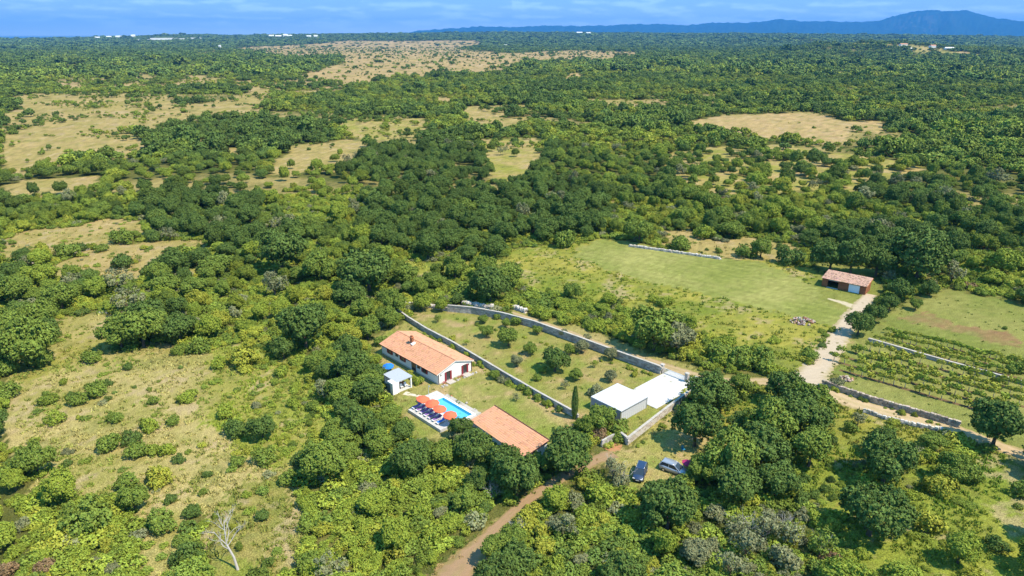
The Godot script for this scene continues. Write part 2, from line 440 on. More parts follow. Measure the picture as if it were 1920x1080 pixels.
	# the farm itself
	area(poly([85.56, -181.16, 82.63, -168.37, 87.08, -161.29, 92.33, -163.1, 102.05, -176.85, 109.46, -195.27, 96.37, -200.41]), 0.0, Color(0.27, 0.26, 0.07), Color(0.20, 0.22, 0.05), 0.1, 1.0, true, "shed yard")
	area(poly([-40.17, -74.39, -38.02, -75.42, -34.74, -73.39, -33.32, -69.38, -38.47, -69.38]), 0.0, Color(0.30, 0.28, 0.07), Color(0.20, 0.235, 0.04), 0.5, 1.0, true, "dead tree")
	area(poly([15.25, -98.07, 19.99, -100.78, 27.28, -108.58, 33.79, -115.35, 35.56, -106.77, 31.48, -98.38, 28.24, -92.41, 22.16, -87.64, 18.69, -88.97, 16.26, -92.41]), 0.0, Color(0.44, 0.33, 0.14), Color(0.30, 0.28, 0.075), 0.25, 1.0, true, "parking")
	area(poly([-32.36, -139.15, -30.94, -147.96, -25.78, -156.05, -13.41, -141.98, -1.1, -126.32, 11.94, -111.4, 9.61, -106.77, 6.3, -98.38, 2.63, -95.32, -5.69, -105, -7.79, -108.58, -9.61, -106.77, -13.85, -101.6, -20.8, -107.67, -23.38, -117.42, -26.01, -129.95]), 0.0, Color(0.39, 0.315, 0.12), Color(0.245, 0.25, 0.06), 0.15, 1.0, true, "garden")
	area(poly([-25.12, -156.05, -22.42, -166.83, -16.65, -164.95, -1.35, -159.51, 14.81, -144.03, 31.56, -129.46, 36.68, -122.85, 20.07, -101.27, 11.94, -111.4, -1.1, -126.32, -13.41, -141.98]), 0.0, Color(0.33, 0.275, 0.095), Color(0.235, 0.245, 0.055), 0.12, 1.0, true, "orchard")
	area(poly([84.9, -159.51, 88.59, -156.05, 75.54, -140.55, 63.9, -124.68, 63.28, -119.54, 70.65, -113.35, 79.76, -106.77, 88.16, -98.38, 85.96, -95.32, 78.48, -104.65, 67.18, -110.45, 59.23, -117.42, 55.93, -122.4, 47.33, -122.4, 38.23, -124.68, 37.84, -127.51, 48.36, -125.61, 58.25, -125.61, 63.33, -129.95, 73.79, -143.44]), 0.0, Color(0.36, 0.28, 0.11), Color(0.28, 0.25, 0.07), 0.1, 0.0, true, "lane")
	area(poly([-12.15, -67.76, -9.27, -72.89, -5.59, -77.32, -1.56, -81.94, 3.96, -88.3, 8.58, -92.7, 12.22, -94.73, 14.39, -98.38, 16.75, -95.92, 12.62, -93.56, 9.01, -91.57, 4.41, -87.12, -0.62, -80.89, -3.33, -76.47, -3.38, -67.76]), 0.0, Color(0.37, 0.24, 0.11), Color(0.27, 0.23, 0.075), 0.2, 0.0, true, "dirt track")
	area(poly([0, -163.1, 13.12, -154.71, 24.6, -143.44, 33.19, -134.55, 39.58, -129.95, 37.72, -127.03, 31.67, -129.95, 22.77, -139.15, 11.47, -149.52, 0.67, -158.11]), 0.0, Color(0.38, 0.30, 0.12), Color(0.27, 0.26, 0.07), 0.1, 0.0, true, "lane")

func glade(x: float, z: float) -> float:
	return smoothstep(0.16, 0.34, n_big.get_noise_2d(x * 0.005 + 70.0, z * 0.009)) * smoothstep(230.0, 330.0, Vector2(x, z).length())

func ground_color(x: float, z: float) -> Color:
	var p := Vector2(x, z)
	var d := area_at(p + Vector2(n_fine.get_noise_2d(x * 0.7, z * 0.7), n_fine.get_noise_2d(x * 0.7 + 60.0, z * 0.7)) * 2.2)
	var r := p.length()
	var k := 1.0 if r < 700.0 else 3.0 if r < 2200.0 else 8.0
	var v := n_big.get_noise_2d(x * 0.035 / k, z * 0.035 / k) * 0.9 + n_mid.get_noise_2d(x * 0.22 / k, z * 0.22 / k) * 0.5
	var c: Color
	if d.is_empty():
		c = Color(0.085, 0.10, 0.026).lerp(Color(0.17, 0.16, 0.045), clampf(0.5 + v, 0.0, 1.0))
		c = c.lerp(Color(0.34, 0.27, 0.10), glade(x, z) * clampf(0.75 + v, 0.0, 1.0))
		if r > 4300.0:
			c = Color(0.05, 0.085, 0.03).lerp(Color(0.20, 0.16, 0.07), clampf(v * 1.6 - 0.25, 0.0, 0.8))
	else:
		c = d.a.lerp(d.b, clampf(0.5 + v * 1.1, 0.0, 1.0))
		if not d.hold:
			var g := n_mid.get_noise_2d(x * 0.07 / k + 31.0, z * 0.07 / k) + 0.6 * n_fine.get_noise_2d(x * 0.33 / k, z * 0.33 / k)
			c = c.lerp(Color(0.17, 0.185, 0.05), clampf(g * 1.5 - 0.36, 0.0, 0.55)).lerp(Color(0.44, 0.33, 0.19), clampf(-g * 2.2 - 0.6, 0.0, 0.6))
		if d.name == "mown strip":
			var w := x * 0.62 - z * 0.78
			var s := sin(w * 1.9 + n_mid.get_noise_2d(x * 0.05, z * 0.05)) + 1.6 * n_fine.get_noise_2d(w * 0.55, (x + z) * 0.02)
			c = c * (1.0 + 0.09 * s) * (1.0 + 0.22 * v)
		if d.name == "garden" or d.name == "orchard" or d.name == "parking":
			var u := n_mid.get_noise_2d(x * 0.12 + 80.0, z * 0.12)
			c = c.lerp(Color(0.47, 0.32, 0.17), clampf(u * 2.4 - 0.5, 0.0, 0.75))
			c = c.lerp(Color(0.19, 0.25, 0.04), clampf(-u * 2.4 - 0.45, 0.0, 0.6))
	return c * (1.42 + 0.46 * n_fine.get_noise_2d(x * 0.8, z * 0.8))

func make_ground():
	var rs := [0.0]
	var r := 34.0
	while r < 470.0:
		rs.append(r)
		r *= 1.0062
	while r < 1600.0:
		rs.append(r)
		r *= 1.012
	while r < 31000.0:
		rs.append(r)
		r *= 1.03
	var az := []
	var a := -44.0
	while a <= 44.01:
		az.append(a)
		a += 0.24
	a = 54.0
	while a < 316.0:
		az.append(a)
		a += 10.0
	var nv := PackedVector3Array()
	var nc := PackedColorArray()
	var nn := PackedVector3Array()
	var idx := PackedInt32Array()
	var w := az.size()
	for i in rs.size():
		for j in w:
			var x: float = rs[i] * sin(deg_to_rad(az[j]))
			var z: float = -rs[i] * cos(deg_to_rad(az[j]))
			var h := height(x, z)
			nv.append(Vector3(x, h, z))
			if rs[i] < 450.0:
				nn.append(Vector3.UP)
			else:
				var s: float = rs[i] * 0.02
				nn.append(Vector3(h - height(x + s, z), s, h - height(x, z + s)).normalized())
			nc.append(ground_color(x, z) if az[j] < 50.0 else Color(0.17, 0.17, 0.05))
	for i in rs.size() - 1:
		for j in w:
			var l := (j + 1) % w
			var p := i * w + j
			var q := i * w + l
			idx.append_array([p, p + w, q + w, p, q + w, q])
	var arr := []
	arr.resize(Mesh.ARRAY_MAX)
	arr[Mesh.ARRAY_VERTEX] = nv
	arr[Mesh.ARRAY_NORMAL] = nn
	arr[Mesh.ARRAY_COLOR] = nc
	arr[Mesh.ARRAY_INDEX] = idx
	var m := ArrayMesh.new()
	m.add_surface_from_arrays(Mesh.PRIMITIVE_TRIANGLES, arr)
	tag(put(m, "ground", M.ground), "dry grassland and woodland floor reaching to the hills", "", "", "structure")

var crest := [-10.5, 76.0, -8.6, 70.0, -8.0, 60.0, -7.0, 57.0, -4.6, 53.0, -2.3, 49.0, 0.0, 51.0, 2.1, 48.0, 5.8, 49.0, 10.0, 45.0, 13.6, 47.0, 15.5, 42.0, 17.9, 43.0, 20.1, 36.0, 21.6, 39.0, 23.7, 40.0, 25.2, 41.0, 26.5, 39.5, 27.8, 28.0, 28.4, 23.0, 29.7, 18.5, 30.6, 21.0, 31.5, 19.0, 32.5, 26.0, 33.4, 34.0, 34.6, 39.0, 36.2, 42.0, 40.2, 50.0, 48.2, 60.0]
var blue_crest := [-28.0, 76.0, -24.5, 71.0, -22.5, 66.0, -20.5, 65.5, -18.5, 66.5, -16.5, 63.5, -13.2, 62.0, -10.0, 61.5, -7.5, 60.5, -3.0, 58.5, 2.0, 59.5, 8.0, 60.0, 15.0, 62.0, 22.0, 64.5, 30.0, 67.5, 36.0, 70.0, 42.0, 76.0]
func make_far_hills():
	hill_range("mountain", "blue wooded mountain range with a double peak on the horizon", crest, -10.5, 50.0, 20500.0, 26000.0, 31000.0, true)
	hill_range("hill", "low dark blue wooded ridge before the mountain range", blue_crest, -28.0, 42.0, 10500.0, 13000.0, 16500.0, false)

func hill_range(called: String, label: String, tops: Array, az0: float, az1: float, r0: float, rc: float, r1: float, rocky: bool):
	var st := begin()
	st.set_smooth_group(0)
	var cols := 420
	var rows := 26
	var grid := []
	for i in cols + 1:
		var az := lerpf(az0, az1, float(i) / cols)
		var top: float = maxf(2.0, 66.0 + (68.0 - profile(tops, az)) * 0.88 / 1280.0 * rc * cos(deg_to_rad(az)))
		top += (34.0 * n_mid.get_noise_2d(az * 1.3, 3.0) + 16.0 * n_fine.get_noise_2d(az * 3.0, 8.0)) * (1.0 if rocky else 0.3) * clampf(top / 200.0, 0.0, 1.0)
		for j in rows + 1:
			var r := lerpf(r0, r1, float(j) / rows)
			var k := smoothstep(r0, rc, r) if r < rc else 1.0 - smoothstep(rc, r1, r)
			var spur := 0.24 * n_big.get_noise_2d(az * 0.42, r * 0.00035) * k * (1.0 - k) * 4.0
			grid.append(Vector3(r * sin(deg_to_rad(az)), top * clampf(k + spur, 0.0, 1.0) - 2.0, -r * cos(deg_to_rad(az))))
	for i in cols:
		for j in rows:
			var p := i * (rows + 1) + j
			var az := lerpf(az0, az1, float(i) / cols)
			var rock := 0.1 * clampf(1.0 - absf(az - 29.0) / 2.8, 0.0, 1.0) * (1.0 if rocky and j > 4 and j < 10 else 0.0) * clampf(n_fine.get_noise_2d(i * 0.4, j * 0.9) * 3.0, 0.0, 1.0)
			st.set_color((Color(0.022, 0.045, 0.045) * (1.0 + 0.5 * n_fine.get_noise_2d(i * 0.7, j * 1.3))).lerp(Color(0.5, 0.45, 0.42), rock))
			quad(st, grid[p], grid[p + 1], grid[p + rows + 2], grid[p + rows + 1])
	tag(done(st, called, M.hill), label, "", "", "structure")

# ---------------------------------------------------------------- tracks and roads
func strip(called: String, label: String, pts: Array, widths: Array, inner: Color, edge: Color, middle: Color, y: float):
	var c := Curve3D.new()
	for i in pts.size():
		var t: Vector2 = (pts[mini(i + 1, pts.size() - 1)] - pts[maxi(i - 1, 0)]) / 6.0
		c.add_point(v3(pts[i]), v3(-t), v3(t))
	var total := c.get_baked_length()
	var st := begin()
	st.set_smooth_group(0)
	var n := int(total / 0.5)
	var prev := []
	var cuts := [-1.0, -0.8, -0.55, -0.3, -0.1, 0.1, 0.3, 0.55, 0.8, 1.0]
	for i in n + 1:
		var s := total * i / n
		var p := c.sample_baked(s, true)
		var q := c.sample_baked(minf(s + 0.4, total), true) - c.sample_baked(maxf(s - 0.4, 0.0), true)
		var side := Vector3(-q.z, 0, q.x).normalized()
		var f := float(i) / n * (widths.size() - 1)
		var w := lerpf(widths[int(f)], widths[mini(int(f) + 1, widths.size() - 1)], f - int(f)) / 2.0
		var row := []
		for u in cuts:
			var k: float = w * (1.0 + 0.28 * n_mid.get_noise_2d(s * 0.5, u * 7.0)) * u
			var pos := p + side * k + Vector3.UP * (y if absf(u) < 0.99 else 0.002)
			var col := inner.lerp(edge, smoothstep(0.55, 1.0, absf(u) + 0.35 * n_fine.get_noise_2d(pos.x * 1.1, pos.z * 1.1)))
			col = col.lerp(middle, clampf((0.28 - absf(u)) * 3.0 + 0.6 * n_fine.get_noise_2d(pos.x * 0.7, pos.z * 0.7), 0.0, 0.8))
			row.append([pos, col * (1.05 + 0.13 * n_fine.get_noise_2d(pos.x * 2.0, pos.z * 2.0))])
		if i > 0:
			for k in cuts.size() - 1:
				for v in [prev[k], row[k], row[k + 1], prev[k], row[k + 1], prev[k + 1]]:
					st.set_color(v[1])
					st.add_vertex(v[0])
		prev = row
	tag(done(st, called, M.track), label, "", "", "structure")

func make_tracks():
	var pale := Color(0.58, 0.465, 0.335)
	var tan_ := Color(0.52, 0.38, 0.22)
	var grassy := Color(0.27, 0.26, 0.075)
	strip("road", "pale gravel road running up to the brick shed", [Vector2(97.67, -173.94), Vector2(89.93, -163.83), Vector2(82.53, -154.37), Vector2(71.42, -139.15), Vector2(62.06, -126.32), Vector2(59.19, -121.95)], [3.0, 4.6, 4.8, 5.2, 6.0, 7.0], pale, Color(0.42, 0.34, 0.17), pale, 0.05)
	strip("road", "tan two rut lane below the vineyard wall", [Vector2(59.53, -124.68), Vector2(61.28, -121.07), Vector2(64.79, -115.97), Vector2(69.94, -111.98), Vector2(75.68, -108.03), Vector2(79.64, -105), Vector2(86.82, -96.53)], [5.0, 5.0, 4.4, 4.2, 4.2, 4.0, 4.0], Color(0.60, 0.44, 0.26), Color(0.36, 0.29, 0.12), Color(0.46, 0.36, 0.17), 0.04)
	strip("path", "narrow sandy lane from the gate to the gravel road", [Vector2(59.37, -122.4), Vector2(53.19, -123.76), Vector2(47.22, -123.76), Vector2(41.51, -124.68), Vector2(36.73, -127.51), Vector2(29.5, -133.5), Vector2(22.77, -139.15), Vector2(15.1, -147.34), Vector2(6.59, -155.38), Vector2(0, -160.93)], [4.0, 3.4, 3.2, 3.2, 3.0, 2.4, 1.8, 1.6, 1.4, 1.2], tan_, Color(0.32, 0.26, 0.10), Color(0.40, 0.31, 0.13), 0.03)
	strip("dirt_track", "reddish dirt track climbing past the dark oaks below the outbuilding", [Vector2(-8.78, -67.76), Vector2(-6.27, -72.89), Vector2(-4.09, -77), Vector2(-0.93, -81.82), Vector2(3.26, -86.99), Vector2(7.64, -91.43), Vector2(10.83, -93.85), Vector2(14.18, -96.53), Vector2(17.09, -98.38)], [6.4, 4.4, 2.2, 1.6, 1.8, 2.1, 2.0, 2.2, 3.0], Color(0.40, 0.26, 0.15), Color(0.30, 0.23, 0.09), Color(0.36, 0.26, 0.13), 0.03)
	strip("footpath", "trodden paving stone path from the pavilion to the pool", [Vector2(-21.24, -119.11), Vector2(-19.68, -118.47), Vector2(-17.92, -117.84), Vector2(-16.21, -117.42)], [1.6, 1.0, 1.0, 1.2], Color(0.74, 0.66, 0.52), Color(0.40, 0.32, 0.14), Color(0.70, 0.62, 0.48), 0.02)
	strip("footpath", "bare red earth patch by the low stone wall stub", [Vector2(15.97, -99.49), Vector2(17.36, -100.3), Vector2(18.68, -99.97)], [2.0, 3.0, 2.0], Color(0.52, 0.25, 0.12), Color(0.36, 0.27, 0.12), Color(0.52, 0.25, 0.12), 0.045)
	strip("footpath", "pale worn gravel patch in front of the brick shed", [Vector2(84.64, -170.72), Vector2(86.87, -168.37), Vector2(88.8, -164.95), Vector2(89.23, -162.37)], [0.8, 2.4, 3.6, 3.0], Color(0.62, 0.52, 0.36), Color(0.32, 0.29, 0.09), Color(0.55, 0.46, 0.28), 0.03)

# ---------------------------------------------------------------- buildings
func tiled_roof(called: String, parent: Node, a: Vector3, along: Vector3, down: Vector3, m: Material, tl := 0.42, tw := 0.34, wild := 0.2):
	# a: upper corner; along the ridge; down the slope; every tile a small bowed plate, lapped on the one below
	var st := begin()
	var nx := int(along.length() / tw)
	var ny := int(down.length() / tl)
	var ax := along / nx
	var dn := down / ny
	var up := ax.cross(dn).normalized()
	if up.y < 0.0: up = -up
	for j in ny:
		for i in nx:
			var o := a + ax * i + dn * j + up * (rng.randf() * 0.012)
			var t := 1.0 + rng.randf_range(-wild, wild) + 0.22 * n_mid.get_noise_2d(i * 0.09 + parent.get_index() * 7.0, j * 0.2)
			if rng.randf() < 0.03: t *= 0.72
			st.set_color(Color(t, t * rng.randf_range(0.94, 1.08), t * rng.randf_range(0.88, 1.1)))
			var lift := up * 0.035
			var e := dn * 1.14
			var p := [o + up * 0.012, o + ax * 0.3 + up * 0.07, o + ax * 0.7 + up * 0.07, o + ax * 0.97 + up * 0.012]
			for k in 3:
				quad(st, p[k], p[k + 1], p[k + 1] + e + lift, p[k] + e + lift)
			quad(st, p[0] + e + lift, p[1] + e + lift, p[1] + e - lift, p[0] + e - lift)
			quad(st, p[1] + e + lift, p[2] + e + lift, p[2] + e - lift, p[1] + e - lift)
			quad(st, p[2] + e + lift, p[3] + e + lift, p[3] + e - lift, p[2] + e - lift)
	st.set_color(Color(0.55, 0.5, 0.5))
	quad(st, a - up * 0.05, a + along - up * 0.05, a + along + down - up * 0.05, a + down - up * 0.05)
	var o2 := done(st, called, m, parent)
	o2.set_meta("kind", "stuff")

func window_on(parent: Node, c: Vector3, w: float, h: float, out: Vector3, shutters: bool, called := "window"):
	var side := Vector3.UP.cross(out)
	var b := Basis(side, Vector3.UP, out)
	var st := begin()
	for s in [-1, 1]:
		bxb(st, b, c + side * s * (w / 2) + out * 0.03, Vector3(0.09, h, 0.08))
		bxb(st, b, c + Vector3.UP * s * (h / 2) + out * 0.034, Vector3(w + 0.14, 0.09, 0.09))
	bxb(st, b, c + out * 0.028, Vector3(0.06, h, 0.05))
	var f := done(st, called, M.trim, parent)
	st = begin()
	bxb(st, b, c + out * 0.012, Vector3(w, h, 0.02))
	done(st, "pane", M.glass, f)
	if called == "window":
		st = begin()
		bxb(st, b, c - Vector3.UP * (h / 2 + 0.07) + out * 0.06, Vector3(w + 0.3, 0.05, 0.16))
		done(st, "sill", M.pale_stone, f)
	if shutters:
		for s in [-1, 1]:
			st = begin()
			var sc: Vector3 = c + side * s * (w / 2 + w * 0.22) + out * 0.07
			bxb(st, b, sc, Vector3(w * 0.44, h + 0.05, 0.045))
			for k in 9:
				bxb(st, b, sc + Vector3.UP * (k - 4) * h / 9.5 + out * 0.028, Vector3(w * 0.36, h * 0.055, 0.02))
			done(st, "shutter", M.shutter, f)

func make_house():
	var o := thing("farmhouse", "long white single storey farmhouse with an orange tiled gable roof", "house", Vector3(-18.6, 0, -132.8), deg_to_rad(-46.3))
	var L := 10.05
	var W := 4.45
	var hw := 2.5
	var hr := 3.95
	var st := begin()
	bx(st, Vector3(0, hw / 2, 0), Vector3(2 * L, hw, 2 * W))
	for s in [-1, 1]:
		tri(st, Vector3(s * L, hw, -W), Vector3(s * L, hr - 0.06, 0), Vector3(s * L, hw, W))
	done(st, "wall", M.white, o)
	box("plinth", Vector3(0, 0.15, 0), Vector3(2 * L + 0.06, 0.3, 2 * W + 0.06), M.stone, o)
	var slope := (hr - hw) / W
	var over := 0.42
	var roof := Node3D.new()
	roof.name = "roof"
	o.add_child(roof, true)
	for s in [1, -1]:
		tiled_roof("roof_tiles", roof, Vector3(-L - 0.28, hr + 0.06, 0), Vector3(2 * L + 0.56, 0, 0), Vector3(0, -slope * (W + over), s * (W + over)), M.tile)
	st = begin()
	for k in 56:
		var t := rng.randf_range(0.8, 1.1)
		st.set_color(Color(t * 0.8, t * 0.75, t * 0.72))
		bxb(st, Basis(Vector3.BACK, 0.04), Vector3(-L - 0.1 + k * 0.366, hr + 0.12, 0), Vector3(0.38, 0.1, 0.26), 0.8)
	done(st, "ridge_tiles", M.tile, roof)
	for s in [-1, 1]:
		st = begin()
		bx(st, Vector3(0, hw - slope * over - 0.02, s * (W + over + 0.04)), Vector3(2 * L + 0.5, 0.1, 0.11))
		done(st, "gutter", M.trim, o)
	for s in [-1, 1]:
		box("downpipe", Vector3(L + 0.09, hw / 2 - 0.1, s * (W - 0.12)), Vector3(0.1, hw - 0.2, 0.1), M.trim, o)
	st = begin()
	for s in [-1, 1]:
		bxb(st, Basis(Vector3.RIGHT, s * atan(slope)), Vector3(L + 0.25, (hw + hr) / 2 - 0.15 + 0.05, s * (W / 2 + 0.18)), Vector3(0.05, 0.16, W + 0.75))
	done(st, "bargeboard", M.white, o)
	# chimney, with its pale flashing at the foot
	var ch := box("chimney", Vector3(-3.3, 4.25, 1.05), Vector3(0.7, 1.5, 0.5), M.brick, o)
	box("chimney_cap", Vector3(-3.3, 5.12, 1.05), Vector3(0.9, 0.14, 0.7), M.terracotta, ch)
	box("chimney_pot", Vector3(-3.3, 5.35, 1.05), Vector3(0.5, 0.32, 0.34), M.brick, ch)
	st = begin()
	bxb(st, Basis(Vector3.RIGHT, atan(slope)), Vector3(-2.72, 3.82, 1.15), Vector3(0.75, 0.3, 0.9))
	done(st, "flashing", M.white, ch)
	# long wall towards the pavilion
	var x := func(f): return -L + 2 * L * f
	for a in [[0.1, 0.215, 1.1, 1.65, true], [0.265, 0.31, 0.7, 1.8, false], [0.34, 0.455, 1.1, 1.65, true], [0.655, 0.70, 0.7, 1.8, false], [0.725, 0.835, 1.1, 1.65, true]]:
		var w: float = (a[1] - a[0]) * 2 * L * (0.5 if a[4] else 0.9)
		window_on(o, Vector3(-L + 2 * L * (a[0] + a[1]) / 2, a[3], W + 0.002), w, a[2], Vector3.BACK, a[4])
	window_on(o, Vector3(-L + 2 * L * 0.592, 1.2, W + 0.002), 1.35, 2.0, Vector3.BACK, false, "door")
	# gable towards the lawn: two glazed doors with burgundy shutters
	for f in [0.29, 0.785]:
		var zc: float = W - f * 2 * W
		window_on(o, Vector3(L + 0.002, 1.12, zc), 0.95, 2.0, Vector3.RIGHT, true, "door")
		box("step", Vector3(L + 0.8, 0.08, zc), Vector3(1.5, 0.16, 1.7), M.pale_stone, o)
	for f in [0.08, 0.9]:
		box("wall_lamp", Vector3(L + 0.1, 1.95, W - f * 2 * W), Vector3(0.16, 0.22, 0.14), M.dark, o)
	for k in 24:
		var z := rng.randf_range(-W - 0.3, W)
		if absf(z - 1.87) < 0.95 or absf(z + 2.54) < 0.95: continue
		var q := begin()
		bx(q, Vector3.ZERO, Vector3(rng.randf_range(0.3, 0.6), 0.25, rng.randf_range(0.25, 0.5)), rng.randf() * 3.0, 0.7)
		done(q, "edging_stone", M.pale_stone, o, Vector3(L + rng.randf_range(1.0, 1.5), 0.1, z))
	var bed := rng.randi()
	for k in 9:
		var z := rng.randf_range(-W, W)
		if absf(z - 1.87) < 0.9 or absf(z + 2.54) < 0.9: continue
		var fl := put(leaf_ball(400 + k % 3, 70, 0.2), "flower_foliage", M.flower if k % 2 else M.leaf[2], o, Vector3(L + 0.6, 0.0, z))
		fl.scale = Vector3.ONE * rng.randf_range(0.3, 0.5)

func make_outbuilding():
	var o := thing("outbuilding", "long white outbuilding with a single pitch terracotta tile roof beside the pool", "outbuilding", Vector3(-0.55, 0, -101.2), deg_to_rad(-50.5))
	var L := 7.1
	var W := 2.45
	var st := begin()
	var lo := 2.3
	var hi := 3.15
	for s in [-1, 1]:
		quad(st, Vector3(s * L, 0, -W), Vector3(s * L, hi, -W), Vector3(s * L, lo, W), Vector3(s * L, 0, W))
	quad(st, Vector3(-L, 0, -W), Vector3(-L, hi, -W), Vector3(L, hi, -W), Vector3(L, 0, -W))
	quad(st, Vector3(-L, 0, W), Vector3(-L, lo, W), Vector3(L, lo, W), Vector3(L, 0, W))
	quad(st, Vector3(-L, hi, -W), Vector3(L, hi, -W), Vector3(L, lo, W), Vector3(-L, lo, W))
	done(st, "wall", M.white, o)
	tiled_roof("roof_tiles", o, Vector3(-L - 0.25, hi + 0.12, -W - 0.15), Vector3(2 * L + 0.5, 0, 0), Vector3(0, -(hi - lo) * 1.12, 2 * W * 1.12), M.tile, 0.42, 0.36, 0.1)
	st = begin()
	bx(st, Vector3(0, hi + 0.13, -W - 0.22), Vector3(2 * L + 0.56, 0.28, 0.18))
	done(st, "ridge_board", M.trim, o)
	st = begin()
	bxb(st, Basis(Vector3.RIGHT, atan((hi - lo) / (2 * W))), Vector3(L + 0.3, (hi + lo) / 2 + 0.09, 0.1), Vector3(0.1, 0.18, 2 * W * 1.13))
	done(st, "verge_board", M.trim, o)
	window_on(o, Vector3(L + 0.002, 1.4, 0.3), 0.8, 0.9, Vector3.RIGHT, false)
	window_on(o, Vector3(-2.0, 1.1, W + 0.002), 0.95, 1.9, Vector3.BACK, false, "door")

func make_garage():
	# white flat roofed steel garage on the concrete apron
	var th := deg_to_rad(-47.5)
	var c := (Vector2(15.43, -113.24) + Vector2(24.89, -113.44)) / 2.0
	var o := thing("garage", "white flat roofed panel garage standing at the end of the concrete drive", "garage", v3(c), th)
	var X := 3.55
	var Z := 3.85
	var h := 2.35
	var st := begin()
	bx(st, Vector3(0, h / 2, 0), Vector3(2 * X, h - 0.1, 2 * Z))
	done(st, "wall", M.panel, o)
	box("flat_roof", Vector3(0, h + 0.03, 0), Vector3(2 * X + 0.16, 0.14, 2 * Z + 0.16), M.panel, o)
	st = begin()
	for k in 13:
		bx(st, Vector3(X + 0.02, h / 2, -Z + 0.28 + k * (2 * Z - 0.56) / 12.0), Vector3(0.008, h - 0.2, 0.03))
	done(st, "panel_rib", M.panel, o)
	st = begin()
	for k in 9:
		bx(st, Vector3(-X + 0.35 + k * (2 * X - 0.7) / 8.0, h + 0.115, 0), Vector3(0.07, 0.04, 2 * Z))
	done(st, "roof_seam", M.panel, o)
	box("gutter", Vector3(X + 0.13, h - 0.05, 0), Vector3(0.1, 0.1, 2 * Z + 0.1), M.steel, o)
	st = begin()
	bx(st, Vector3(0, h / 2, Z + 0.015), Vector3(2 * X - 0.1, h - 0.16, 0.03))
	for k in 29:
		bx(st, Vector3(-X + 0.12 + k * (2 * X - 0.24) / 28.0, h / 2, Z + 0.05), Vector3(0.09, h - 0.2, 0.07))
	done(st, "ribbed_cladding", M.cladding, o)
	for q in [[X, Z], [X, -Z], [-X, Z]]:
		box("corner_post", Vector3(q[0], h / 2, q[1]), Vector3(0.16, h, 0.16), M.steel, o)
	window_on(o, Vector3(0, 1.15, -Z - 0.002), 2.6, 2.2, Vector3.FORWARD, false, "door")
	var ap := thing("concrete_drive", "pale concrete apron in front of the white garage", "", Vector3(30.2, 0.0, -120.9), th)
	ap.set_meta("kind", "structure")
	# five poured bays with recessed joints
	for i in 2:
		for j in 4:
			box("slab", Vector3(-1.93 + i * 3.86, 0.03, -5.6 + j * 3.75), Vector3(3.845, 0.12, 3.735), M.concrete, ap)

func make_pavilion():
	var th := deg_to_rad(-47.0)
	var c := (Vector2(-25.49, -122.64) + Vector2(-20.26, -121.27)) / 2.0
	var o := thing("pavilion", "small white garden pavilion with a grey roof and open dining side", "pavilion", v3(c), th)
	var X := 2.3
	var Z := 1.75
	var st := begin()
	bxb(st, Basis(Vector3.RIGHT, 0.03), Vector3(0, 2.45, 0), Vector3(2 * X + 0.3, 0.12, 2 * Z + 0.3))
	done(st, "roof", M.grey_roof, o)
	st = begin()
	for k in 12:
		bxb(st, Basis(Vector3.RIGHT, 0.03), Vector3(-X + k * 2 * X / 11.0, 2.53, 0), Vector3(0.05, 0.05, 2 * Z + 0.28))
	done(st, "roof_seam", M.grey_roof, o)
	# white store room at the near corner, its dark door on the side
	box("store_room", Vector3(X - 0.75, 1.2, Z + 0.35), Vector3(1.9, 2.5, 1.5), M.white, o)
	box("door", Vector3(X - 1.2, 1.05, Z + 1.12), Vector3(1.0, 2.0, 0.06), M.blue_door, o)
	for q in [[X - 0.12, -Z + 0.12], [-X + 0.12, -Z + 0.12], [-X + 0.12, Z - 0.12]]:
		box("post", Vector3(q[0], 1.2, q[1]), Vector3(0.26, 2.4, 0.26), M.white, o)
	box("back_wall", Vector3(-X + 0.1, 1.2, 0), Vector3(0.15, 2.39, 2 * Z - 0.5), M.white, o)
	box("floor", Vector3(0, 0.04, 0), Vector3(2 * X, 0.08, 2 * Z), M.stone, o)
	var ux := Vector3(cos(th), 0, -sin(th))
	var uz := Vector3(sin(th), 0, cos(th))
	var t := thing("dining_table", "wooden dining table under the grey pavilion roof", "table", v3(c) + ux * 0.6 - uz * 0.5 + Vector3.UP * 0.08, th)
	table_parts(t, 1.0, 1.5, M.terracotta)
	var spots := [[1.35, -0.9, "white plastic chair at the open front of the pavilion"], [1.4, 0.1, "white plastic chair beside the store room wall under the pavilion"], [-0.25, -0.5, "white plastic chair at the back of the pavilion table"]]
	for s in spots:
		chair(v3(c) + ux * s[0] + uz * s[1] + Vector3.UP * 0.08, th + PI / 2, s[2], "chairs at the pavilion table")

func table_parts(t: Node3D, w: float, d: float, m: Material):
	box("tabletop", Vector3(0, 0.73, 0), Vector3(w, 0.05, d), m, t)
	for q in [[-1, -1], [1, -1], [1, 1], [-1, 1]]:
		box("leg", Vector3(q[0] * (w / 2 - 0.06), 0.355, q[1] * (d / 2 - 0.06)), Vector3(0.07, 0.7, 0.07), m, t)

func chair(at: Vector3, turn: float, label: String, group: String, m: Material = M.plastic) -> Node3D:
	var t := thing("garden_chair", label, "chair", at, turn, group)
	box("seat", Vector3(0, 0.44, 0), Vector3(0.5, 0.05, 0.5), m, t)
	var st := begin()
	bxb(st, Basis(Vector3.RIGHT, -0.15), Vector3(0, 0.72, -0.26), Vector3(0.48, 0.5, 0.05))
	done(st, "backrest", m, t)
	for q in [[-1, -1], [1, -1], [1, 1], [-1, 1]]:
		box("leg", Vector3(q[0] * 0.22, 0.21, q[1] * 0.22), Vector3(0.05, 0.42, 0.05), m, t)
	return t

